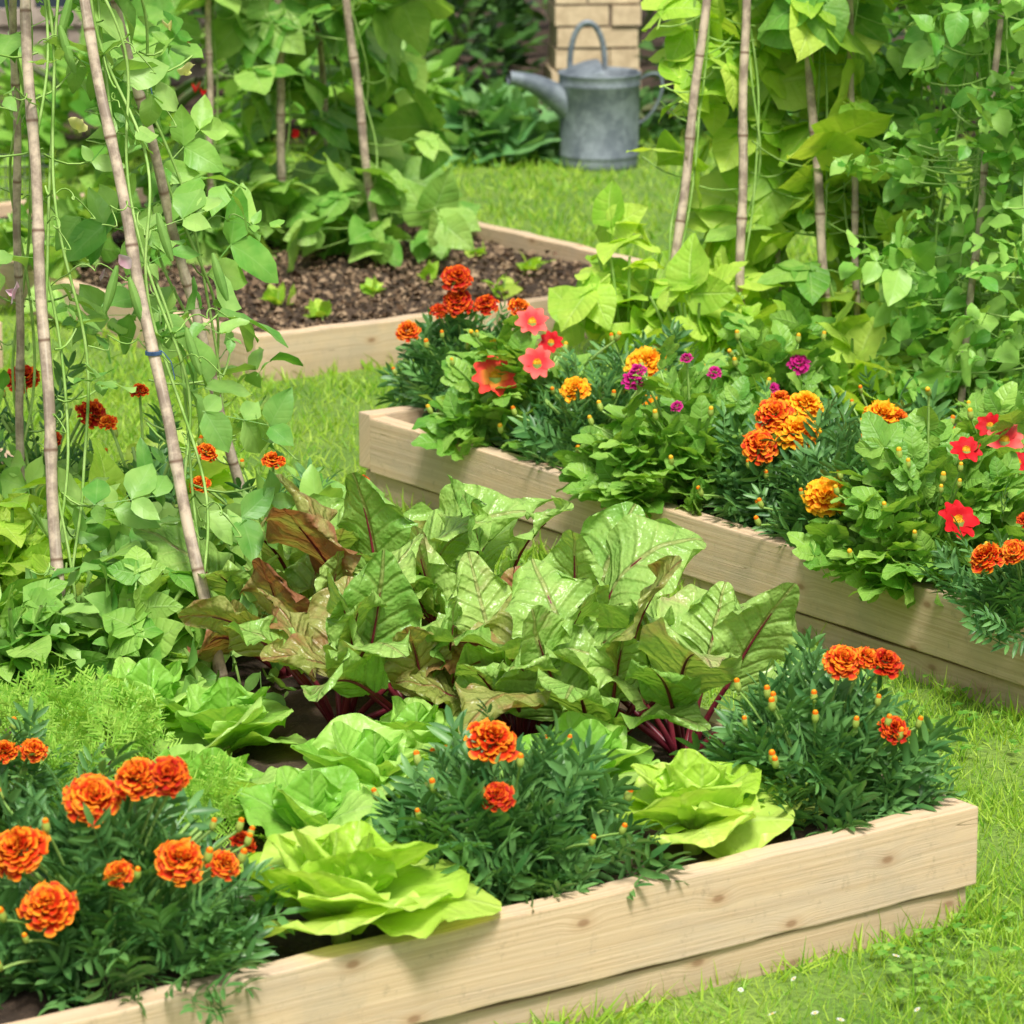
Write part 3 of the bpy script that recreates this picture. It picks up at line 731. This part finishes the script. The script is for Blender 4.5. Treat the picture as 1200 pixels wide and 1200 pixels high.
climber('runner_bean_plant', 'runner bean on the pale middle cane of the right wigwam', 'runner bean', cr2, APR, T_BEAN, M_BEAN, 46, .205, .125, .2, 1.7, 24, .17, wide=BW, clear=1, sd=.32)
climber('runner_bean_plant', 'large leaved runner bean on the right cane of the wigwam', 'runner bean', cr3, APR, T_BEAN, M_BEAN, 56, .215, .14, .18, 1.7, 28, .19, wide=BW, clear=1, sd=.32)
climber('runner_bean_plant', 'runner bean behind the pale middle cane', 'runner bean', cr4, APR, T_BEAN, M_BEAN, 54, .205, .16, .15, 1.7, 14, .15, sd=.32)
climber('runner_bean_plant', 'deeper green runner bean beside the pea thicket', 'runner bean', cr5, APR+[.09, .02, 0], T_BEAN, M_BEAND, 76, .185, .15, .1, 1.7, 16, .15, sd=.4)
for i, (px, py, lab) in enumerate(((1120, 520, 'dense pea plant around the dark cane at the right edge'), (1185, 480, 'pea plant at the right edge behind the dahlias'), (1080, 440, 'pea plant next to the runner beans on the right'), (1210, 560, 'pea plant half cut off by the right edge of the picture'))):
    p0 = P(px, py, .13); climber('pea_plant', lab, 'pea plant', p0, tr6+[.05*i-.05, .0, 0] if i != 2 else p0+[.12, .1, 1.7], T_PEA, M_PEAR if i != 1 else M_PEA, 250, .118, .17, .05, 1.5, 50, .16, tend=16, clear=.5, nv=6, sd=.5, lean=.25)
for i, (b, lab, n) in enumerate(((cb1, 'runner bean on the left cane of the back bed', 60), (cb2, 'runner bean on the cane by the bare soil', 68), (cb3, 'runner bean between the back bed canes', 64), (cb4, 'runner bean with red flowers behind the sweet peas', 70))):
    climber('runner_bean_plant', lab, 'runner bean', b, APB if i < 3 else APB-[.15, 0, 0], T_BEAN, M_BEAND, n, .225, .18 if i != 1 else .24, .08, 1.6, 20, .2, lowsz=.16, sd=.35,
            flowers=((228, 108, .03, 'rb', -.3), (218, 60, .024, 'rb', -.3), (205, 150, .02, 'rb', -.3), (238, 112, .026, 'rb', -.3)) if i == 3 else (((342, 160, .022, 'rb', -.2),) if i == 0 else ()), wide=lambda z: np.clip(1.15-z*.25, .5, 1.15), clear=1)
for i, (px, py, lab) in enumerate(((40, 330, 'low bean bush in the far left timber bed at the picture edge'), (120, 300, 'low bean bush in the far left timber bed beside the back bed'))):
    b = P(px, py, .06); t = thing('bean_bush', lab, 'bean bush', b); mb = MB(); dome(mb, T_BEAN, .22, .2, 40, .15, .3, jit=.7); mb.build('foliage', [M_BEAND], t)
    st = MB()
    for k in range(6): st.tube(curve((0, 0, 0), (rng.normal(0, .08), rng.normal(0, .08), .15)), .003, 5)
    st.build('stem', [M_STEM], t)

for i, (px, py, r, lab) in enumerate(((378, 372, .05, 'small seedling alone on the back bed soil at left'), (590, 345, .05, 'small seedling in the back bed soil near the marigolds'), (440, 345, .03, 'tiny seedling in the middle of the back bed soil'), (620, 318, .04, 'seedling farther back on the bare soil'), (325, 358, .05, 'broad leaved seedling at the left corner of the back bed'), (500, 330, .025, 'very small seedling right of the tiny middle seedling'), (560, 300, .03, 'little seedling close to the far right board of the back bed'))):
    t = thing('seedling', lab, 'seedling', P(px, py, .065)); mb = MB(); dome(mb, T_RND, r, r*.8, 9, .045, .3); mb.build('foliage', [M_BEAN], t)
    st = MB(); st.tube(curve((0, 0, -.01), (0.003, 0, r*.7)), .002, 5); st.build('stem', [M_STEM], t)

# ------------------------------------------------------------ front bed plants
def marigold(label, px, py, r, h, fl, n=170, size=.08, buds=6, budk='bo', fs=.92):
    return flower_plant('marigold_plant', label, 'marigold', px, py, r, h, T_MARI, M_MARI, fl, n, size, buds=buds, budk=budk, fs=fs)
marigold('big marigold at the bottom left corner covered in red and orange flowers', 120, 1135, .205, .205,
         [(110, 947, .040, 'or'), (165, 925, .034, 'or'), (197, 918, .030, 'dr'), (35, 1010, .042, 'or'), (60, 1075, .038, 'or'), (143, 1034, .021, 'or'), (208, 1022, .036, 'or'), (256, 1026, .024, 'or'), (277, 1003, .019, 'dr'), (212, 920, .018, 'or')], 480, .082, 16, fs=.9)
marigold('marigold cut off by the left edge behind the big marigold', 5, 985, .11, .15, [(38, 889, .021, 'or'), (8, 896, .022, 'or')], 150, .075, 5)
marigold('dark leaved marigold at the front centre with two open flowers', 590, 1038, .165, .18, [(571, 884, .039, 'or'), (585, 944, .024, 'dr')], 370, .08, 14)
marigold('marigold at the right front corner of the bed with small red flowers', 952, 952, .155, .18, [(985, 785, .030, 'or'), (1030, 790, .028, 'dr'), (1041, 865, .024, 'dr'), (1010, 782, .020, 'or')], 340, .08, 14)
marigold('marigold with a red flower at the far left of the front bed', 55, 620, .12, .26, [(28, 454, .034, 'dr'), (103, 495, .032, 'dr'), (60, 520, .017, 'dr')], 120, .08, 3)
marigold('low marigold behind the canes with one orange flower', 320, 670, .10, .18, [(321, 551, .022, 'or'), (240, 578, .022, 'or'), (418, 574, .016, 'dr')], 80, .08, 2)
marigold('marigold between the canes with two small orange flowers', 175, 660, .11, .24, [(236, 540, .022, 'or'), (130, 505, .018, 'or'), (165, 470, .018, 'dr')], 90, .08, 2)

def lettuce(label, px, py, R, mat, n=20, z=.13, droop=-14, low=1.):
    b = P(px, py, z); t = thing('lettuce', label, 'lettuce', b); mb = MB()
    for i in range(n):
        f = i/(n-1); az = i*2.4+rng.normal(0, .25); L = R*(1.12-.5*f)*rng.uniform(.88, 1.1)
        p0 = R_(26+42*f); p1 = R_(droop+130*f**1.7+rng.normal(0, 9))
        sweep_leaf(mb, (.006*math.cos(az), .006*math.sin(az), .006+.02*f), az, p0, p1, L, L*rng.uniform(1.05, 1.35), sh_round, 21, 22, .02+.3*f+rng.normal(0, .07), R*.055*(1-.3*f), rng.uniform(1.2, 2.1), rng.normal(0, .25), 1.0, R*.015, bend=rng.normal(0, .2), irr_=.015, tip=.25, pf=(7, 11))
    mb.build('leaf_rosette', [mat], t)
    s = MB(); s.lathe([(.012, -.02), (.012, .004), (.006, .02)], 10); s.build('stump', [M_CAL], t)
    return t
lettuce('pale lime butterhead lettuce at the front edge beside the big marigold', 400, 1086, .155, M_LETT, 16, z=.15, droop=-24)
lettuce('pale lime butterhead lettuce between the centre and right marigolds', 812, 982, .125, M_LETT, 16, z=.15, droop=-22)
lettuce('green lettuce in front of the long cane beside the carrots', 262, 885, .12, M_LETTG, 13)
lettuce('mid green loose lettuce behind the front lime lettuce', 365, 990, .12, M_LETTG, 12)
lettuce('young green lettuce left of the centre marigold', 430, 940, .12, M_LETTG, 12)
lettuce('light green lettuce under the beetroot by the left stalks', 480, 900, .11, M_LETTG, 11)
lettuce('small green lettuce behind the feathery carrot tops', 175, 855, .12, M_LETTG, 12)
lettuce('green lettuce between carrot tops and big marigold', 250, 960, .115, M_LETTG, 12)
lettuce('yellow green lettuce behind the canes at the far end of the bed', 200, 600, .16, M_LETT, 12)
lettuce('yellow green lettuce at the far end of the bed by the left edge', 20, 660, .16, M_LETT, 12)
lettuce('small green lettuce in front of the right beetroot', 690, 930, .12, M_LETTG, 12)
lettuce('small lime lettuce tucked between the lime lettuce and right marigold', 890, 965, .085, M_LETT, 11)

def carrots(label, px, py, r, h, n):
    b = P(px, py, .13); t = thing('carrot_plant', label, 'carrot plant', b); mb = MB(); dome(mb, T_CARR, r, h, n, .13, .8, .8, lo=0, nup=.6, jit=.9)
    mb.build('foliage', [M_CARR], t); st = MB()
    for k in range(14): st.tube(curve((0, 0, -.01), (rng.normal(0, r*.35), rng.normal(0, r*.35), h*.5)), .0016, 4)
    st.build('stem', [M_STEM], t)
carrots('feathery carrot tops at the left edge above the marigolds', 30, 890, .10, .08, 30)
carrots('feathery carrot tops next to the green lettuce', 110, 915, .09, .08, 28)
carrots('carrot tops in front of the loose green lettuce', 225, 1000, .07, .07, 18)
carrots('carrot tops right behind the red marigold flowers', 90, 975, .09, .08, 26)

def beet(label, px, py, n=8, s=1., red=.25, az0=0):
    b = P(px, py, .13); t = thing('beetroot_plant', label, 'beetroot', b); mb = MB(); st = MB()
    for i in range(n):
        f = i/(n-1); az = az0+i*2.4+rng.normal(0, .35); p0 = R_(42+42*f+rng.normal(0, 8)); PL = s*rng.uniform(.055, .13)
        v = np.linspace(0, 1, 8)[:, None]; d0 = np.array([math.cos(az)*math.cos(p0), math.sin(az)*math.cos(p0), math.sin(p0)])
        base = np.array([math.cos(az)*.012, math.sin(az)*.012, 0]); pts = base+d0*PL*v+np.array([math.cos(az), math.sin(az), 0])*.015*v**2
        L = s*rng.uniform(.13, .205); Wd = L*rng.uniform(.6, .8)
        mi = 1 if rng.random() < red else 0
        cc, nn = sweep_leaf(mb, pts[-1], az+rng.normal(0, .3), p0-.1, R_(-45+90*f+rng.normal(0, 24)), L, Wd, sh_beet, 13, 24, rng.uniform(-.15, .2), .010*s, rng.uniform(1.5, 2.6), rng.normal(0, .4), 1.2, .0022, mi, rng.normal(0, .45), irr_=.03, tip=.24, pf=(7, 20))
        st.tube(pts, np.linspace(.005, .0036, 8)*s, 7)
        st.tube(cc[:17]-nn[:17]*.0022, np.linspace(.0032, .0008, 17)*s, 5)
    mb.build('foliage', [M_BEET, M_BEETR], t); st.build('stalk', [M_BEETS], t)
    r = MB(); r.lathe([(.005, -.05), (.022, -.025), (.022, -.005), (.012, .01), (.006, .014)], 14); r.build('root', [M_BEETS], t)
for a in (('bronze leaved beetroot on the left side of the beetroot patch', 400, 850, 11, 1.0, .55, .3), ('beetroot with dark red stalks behind the young lettuce', 500, 860, 11, .98, .15, 1), ('beetroot in the front middle of the patch with a speckled leaf', 610, 870, 11, .97, .15, 2.2),
          ('beetroot behind the front lime lettuce pair, right of centre', 705, 883, 11, 1.0, .1, .6), ('pale leaved beetroot at the right end of the patch', 800, 883, 11, 1.0, .0, 4),
          ('tall beetroot at the back left of the patch with a bronze upright leaf', 455, 770, 11, 1.1, .45, 5), ('tall beetroot at the back centre of the patch', 560, 785, 11, 1.1, .15, 3.3), ('beetroot behind the centre of the patch with broad pale leaves', 665, 822, 11, 1.06, .1, 1.7),
          ('beetroot next to the foot of the long cane', 340, 790, 9, .92, .15, 5.5), ('low beetroot at the far left back of the patch', 385, 745, 10, .98, .0, 4.4)):
    beet(*a)

def bush(label, px, py, r, h, n, size, tp, mat, nm='bean_bush', cat='bean bush'):
    b = P(px, py, .13); t = thing(nm, label, cat, b); mb = MB(); dome(mb, tp, r, h, n, size, .3, nup=.8, jit=.75, shell=.3); mb.build('foliage', [mat], t); st = MB()
    for k in range(9):
        a = rng.uniform(0, 6.3); st.tube(curve((0, 0, -.01), (math.cos(a)*r*.6, math.sin(a)*r*.6, h*.8), (0, 0, .01)), .003, 5)
    st.build('stem', [M_STEM], t)
bush('low leafy bean bush at the left edge below the canes', 20, 810, .13, .18, 46, .12, T_BEAN, M_BEAND)
bush('low bean bush between the two front canes', 160, 800, .12, .18, 46, .12, T_BEAN, M_BEAND)
bush('sweet pea bush at the foot of the long cane', 215, 745, .10, .22, 54, .14, T_SWP, M_PEA, 'sweet_pea_plant', 'sweet pea')
bush('leafy bean bush behind the leftmost cane', 100, 710, .14, .20, 46, .13, T_BEAN, M_BEAN)
bush('sweet pea bush between canes and beetroot', 335, 705, .11, .20, 54, .14, T_SWP, M_PEAR, 'sweet_pea_plant', 'sweet pea')
bush('broad leaved bean bush at the left edge behind the pea stems', 15, 700, .12, .20, 40, .14, T_BEAN, M_BEAN)

# ------------------------------------------------------------ right bed flowers
marigold('dark marigold at the left corner of the right bed with red orange flowers', 545, 486, .135, .20, [(535, 334, .032, 'dr'), (537, 363, .032, 'dr'), (571, 366, .026, 'dr'), (604, 371, .026, 'or'), (480, 397, .026, 'or'), (512, 372, .018, 'dr')], 230, .08, 7, fs=1)
def dahlia(label, px, py, r, h, fl, n=90, size=.115, buds=6, budk='by'):
    return flower_plant('dahlia_plant', label, 'dahlia', px, py, r, h, T_DAHL, M_DAHL, fl, n, size, buds=buds, budk=budk)
bush('tall lime bean bush at the left foot of the right wigwam', 735, 455, .11, .34, 46, .14, T_BEAN, M_BEAN)
bush('broad leaved bean bush behind the golden marigold', 815, 470, .15, .26, 48, .15, T_BEAN, M_BEAN)
bush('bean bush between the cluster marigold and the canes', 1000, 505, .15, .24, 46, .15, T_BEAN, M_BEAN)
dahlia('dahlia with a coral star flower and pink red blooms', 612, 525, .155, .21, [(581, 445, .044, 'st'), (622, 384, .034, 'sal'), (630, 430, .034, 'sal'), (646, 406, .024, 'red'), (718, 408, .012, 'by'), (560, 400, .012, 'by')], 170, .09, 12)
marigold('marigold behind the round orange one with a golden flower', 765, 515, .135, .19, [(757, 436, .040, 'og'), (757, 482, .026, 'og')], 160, .08, 7, fs=1)
marigold('marigold with one round orange flower near the bed edge', 692, 550, .14, .17, [(677, 466, .030, 'og'), (650, 470, .010, 'bo')], 220, .08, 9, fs=1)
dahlia('dahlia behind the marigold cluster with a dark pink bloom', 905, 520, .14, .22, [(935, 433, .022, 'mg'), (905, 462, .014, 'mg'), (862, 425, .012, 'by')], 120, .10, 9)
dahlia('leafy dahlia with small magenta blooms in the middle of the right bed', 812, 590, .185, .23, [(742, 455, .022, 'mg'), (752, 443, .017, 'mg'), (836, 445, .014, 'mg'), (797, 484, .012, 'mg'), (805, 430, .012, 'mg')], 260, .092, 14)
marigold('marigold with a yellow red flower behind the single orange one', 1045, 595, .12, .19, [(1032, 499, .038, 'og'), (1010, 470, .010, 'bo'), (1050, 500, .022, 'or')], 150, .08, 7, fs=1)
marigold('marigold carrying a tight cluster of orange flowers', 920, 615, .14, .20, [(908, 496, .036, 'or'), (940, 486, .032, 'og'), (889, 531, .034, 'or'), (935, 521, .042, 'og'), (915, 480, .022, 'or')], 230, .08, 9, fs=1)
marigold('marigold with a single orange flower below the cluster', 985, 645, .135, .17, [(968, 588, .038, 'og')], 220, .08, 10, fs=1)
dahlia('dahlia with coral red blooms against the right edge', 1185, 640, .15, .24, [(1178, 521, .034, 'sal'), (1163, 503, .024, 'red'), (1190, 548, .024, 'red')], 170, .095, 9)
dahlia('dahlia with scarlet single blooms near the right edge', 1085, 680, .175, .22, [(1116, 617, .037, 'red'), (1130, 536, .028, 'red'), (1090, 470, .012, 'by')], 250, .092, 14)
marigold('blue green marigold at the right edge of the right bed', 1205, 740, .13, .17, [(1164, 667, .032, 'or'), (1193, 652, .022, 'or'), (1198, 618, .014, 'dr')], 190, .08, 6, fs=1)

# ------------------------------------------------------------ background
def shrub(name, label, x, y, r, h, n, size, tp, mat, cz=.0):
    t = thing(name, label, 'shrub', (x, y, 0)); mb = MB(); dome(mb, tp, r, h, n, size, .2, c=(0, 0, cz), lo=-.05, shell=.6)
    mb.build('foliage', [mat], t); st = MB()
    for k in range(9):
        a = rng.uniform(0, 6.3); st.tube(curve((0, 0, -.02), (math.cos(a)*r*.7, math.sin(a)*r*.7, h*.7), (0, 0, .05)), .009, 6)
    st.build('stem', [M_STEMD], t)
shrub('shrub', 'round leaved blue green shrub just left of the watering can', -.04, 11.72, .21, .21, 190, .115, T_RND, M_HEDGU)
shrub('shrub', 'bright leaved shrub behind the runner beans, left of the can', -.45, 11.95, .36, .42, 560, .10, T_OV, M_HEDGB)
shrub('shrub', 'dark shrub directly behind the watering can spout', -.24, 12.8, .36, .75, 1000, .08, T_OV, M_HEDGE)
shrub('shrub', 'low dark shrub between watering can and brick pier', .30, 12.25, .36, .10, 480, .065, T_OV, M_HEDGE)
shrub('shrub', 'dark shrub right of the brick pier', .86, 12.8, .42, .8, 1100, .085, T_OV, M_HEDGE)
shrub('shrub', 'green shrub behind the right bean wigwam', 1.35, 12.2, .5, .9, 800, .09, T_OV, M_HEDGB)
shrub('shrub', 'leafy shrub at the upper right behind the peas', 2.0, 11.9, .55, .9, 800, .095, T_OV, M_HEDGB)
shrub('shrub', 'green shrub at the upper left behind the back bed', -1.1, 11.7, .5, .38, 700, .1, T_OV, M_HEDGB)
shrub('shrub', 'dark shrub filling the gap behind the runner beans', -.85, 12.9, .55, .8, 1000, .085, T_OV, M_HEDGE)
shrub('shrub', 'deep green shrub at the far back behind the brick pier', .4, 14.2, .7, .9, 800, .09, T_OV, M_HEDGE)
t = thing('ornamental_grass', 'clump of long arching leaves right of the watering can', 'ornamental grass', (.66, 12.1, 0)); mb = MB()
for i in range(90):
    az = rng.uniform(0, 2*pi); sweep_leaf(mb, (rng.normal(0, .03), rng.normal(0, .03), 0), az, R_(rng.uniform(60, 85)), R_(rng.uniform(-40, 30)), rng.uniform(.25, .42), .014, lambda v: np.maximum(1-v**2, .05), 3, 9, .3, 0, 1)
mb.build('foliage', [M_HEDGE], t)

# watering can
wc = thing('watering_can', 'galvanised metal watering can with arched handle on the back lawn', 'watering can', P(702, 194, 0), R_(4))
m = MB()
m.lathe([(.004, .012), (.108, .012), (.111, .0), (.115, .004), (.112, .02), (.112, .03), (.115, .034), (.112, .038), (.114, .14), (.116, .232), (.119, .236), (.116, .241), (.117, .262), (.120, .266), (.117, .27), (.111, .262), (.108, .1), (.004, .02)], 40)
m.build('body', [ZINC], wc)
m = MB(); th = np.linspace(pi/2, 3*pi/2, 20); k = np.linspace(0, 1, 8)
Tt, K = np.meshgrid(th, k, indexing='ij')
rr = .117; XX = rr*np.cos(Tt)*(1-K)+K*0.0; YY = rr*np.sin(Tt)
ZZ = .266+.035*np.sin(K*pi/2)*np.abs(np.cos(Tt))**.5
m.grid(np.stack([XX, YY, ZZ], -1), np.stack([Tt, K], -1)); m.build('top_cover', [ZINC], wc)
m = MB(); v = np.linspace(0, 1, 14)[:, None]
pts = np.array([-.085, -.02, .17])*(1-v)+np.array([-.262, -.06, .262])*v+np.array([0, 0, .018])*4*v*(1-v)
m.tube(pts, np.linspace(.042, .018, 14), 16); m.tube(pts[-2:]+[0, 0, 0], .0205, 16)
m.build('spout', [ZINC], wc)
m = MB(); a = np.linspace(0, pi, 22); m.tube(np.stack([-.035-.05*np.cos(a), -.0*a, .275+.135*np.sin(a)**.8], -1), .0085, 9); m.build('handle', [ZINC], wc)
m = MB(); a = np.linspace(0, 1, 22)[:, None]
pb = [np.array(q) for q in ((.112, 0, .245), (.22, -.02, .32), (.18, -.02, .15), (.113, 0, .12))]
m.tube((1-a)**3*pb[0]+3*a*(1-a)**2*pb[1]+3*a*a*(1-a)*pb[2]+a**3*pb[3], .0045, 9); m.build('handle', [ZINC], wc)

# brick pier
pr = thing('brick_pier', 'pale buff brick pier rising behind the watering can', 'brick pier', (.255, 12.8, 0), R_(6)); mb = MB()
for c in range(14):
    z0 = c*.068
    if c % 2: rows = [(-.135, -.035), (-.030, .135)]
    else: rows = [(-.135, .035), (.042, .135)]
    for x0, x1 in rows:
        j = rng.normal(0, .004, 3); mb.box((x0+j[0], -.11+j[1], z0), (x1+j[0]-.003, .11+j[1], z0+.060))
mb.build('bricks', [BRICK], pr, smooth=False)
mo = MB(); mo.box((-.125, -.1, 0), (.125, .1, .94)); mo.build('mortar', [plainmat('mortar', (.25, .2, .14), (.16, .12, .09), 60, .95)], pr, smooth=False)

cf = thing('cold_frame', 'weathered wooden cold frame with dark panes at the top left corner', 'cold frame', (-1.25, 13.2, 0), R_(3)); mb = MB()
GREYW = plainmat('grey_wood', (.40, .33, .27), (.25, .2, .16), 25, .8)
DARKG = plainmat('dark_pane', (.02, .03, .045), (.04, .05, .07), 8, .15, bump=.0)
mb.box((-.75, -.03, .0), (.55, .03, .22)); mb.box((-.75, -.045, .22), (.55, .045, .27)); mb.build('sill', [GREYW], cf, smooth=False)
mb = MB(); mb.box((-.72, .0, .27), (.52, .015, .62)); mb.build('pane', [DARKG], cf, smooth=False)
mb = MB()
for x in (-.74, -.33, .1, .5): mb.box((x, -.02, .27), (x+.04, .03, .62))
mb.box((-.75, -.025, .62), (.55, .035, .67)); mb.build('frame', [GREYW], cf, smooth=False)
wp = thing('wire_panel', 'grey wire mesh panel at the left edge in the far left bed', 'wire panel', P(-25, 250, .0)); mb = MB()
for i in range(9): mb.tube([[.025*i, 0, 0], [.025*i, 0, .16]], .0015, 5)
for i in range(6): mb.tube([[0, 0.003, .03*i+.005], [.2, 0.003, .03*i+.005]], .0015, 5)
mb.build('mesh', [plainmat('wire', (.4, .4, .4), (.3, .3, .3), 20, .4, .8)], wp)

# ------------------------------------------------------------ light, camera
w = bpy.data.worlds.new('World'); bpy.context.scene.world = w; w.use_nodes = True
nt = w.node_tree; bg = nt.nodes['Background']; sky = nt.nodes.new('ShaderNodeTexSky'); sky.sky_type = 'NISHITA'; sky.sun_disc = False
sv = Vector((.12, -.66, 1.10)).normalized(); el = math.asin(sv.z); rot = math.atan2(sv.x, sv.y)
sky.sun_elevation = el; sky.sun_rotation = rot; sky.air_density = 1.0; sky.dust_density = 4.0; sky.ozone_density = 1.0
hs = nt.nodes.new('ShaderNodeHueSaturation'); hs.inputs['Saturation'].default_value = .3
nt.links.new(sky.outputs[0], hs.inputs['Color']); nt.links.new(hs.outputs[0], bg.inputs[0]); bg.inputs[1].default_value = .145
sl = bpy.data.lights.new('sun', 'SUN'); sl.energy = 4.3; sl.angle = R_(13); sl.color = (1, .965, .90)
so = bpy.data.objects.new('sun', sl); C.objects.link(so); so.rotation_euler = sv.to_track_quat('Z', 'Y').to_euler(); so.location = (2, 2, 8)
cam = bpy.data.cameras.new('camera'); co = bpy.data.objects.new('camera', cam); C.objects.link(co)
co.location = (0, 0, H); co.rotation_euler = (R_(90)-PIT, 0, 0); cam.sensor_width = 36; cam.lens = F/1200*36; cam.clip_end = 400; cam.clip_start = .1
cam.dof.use_dof = True; cam.dof.focus_distance = 6.0; cam.dof.aperture_fstop = 11
bpy.context.scene.camera = co
vs = bpy.context.scene.view_settings; vs.view_transform = 'Standard'; vs.look = 'None'; vs.exposure = 0
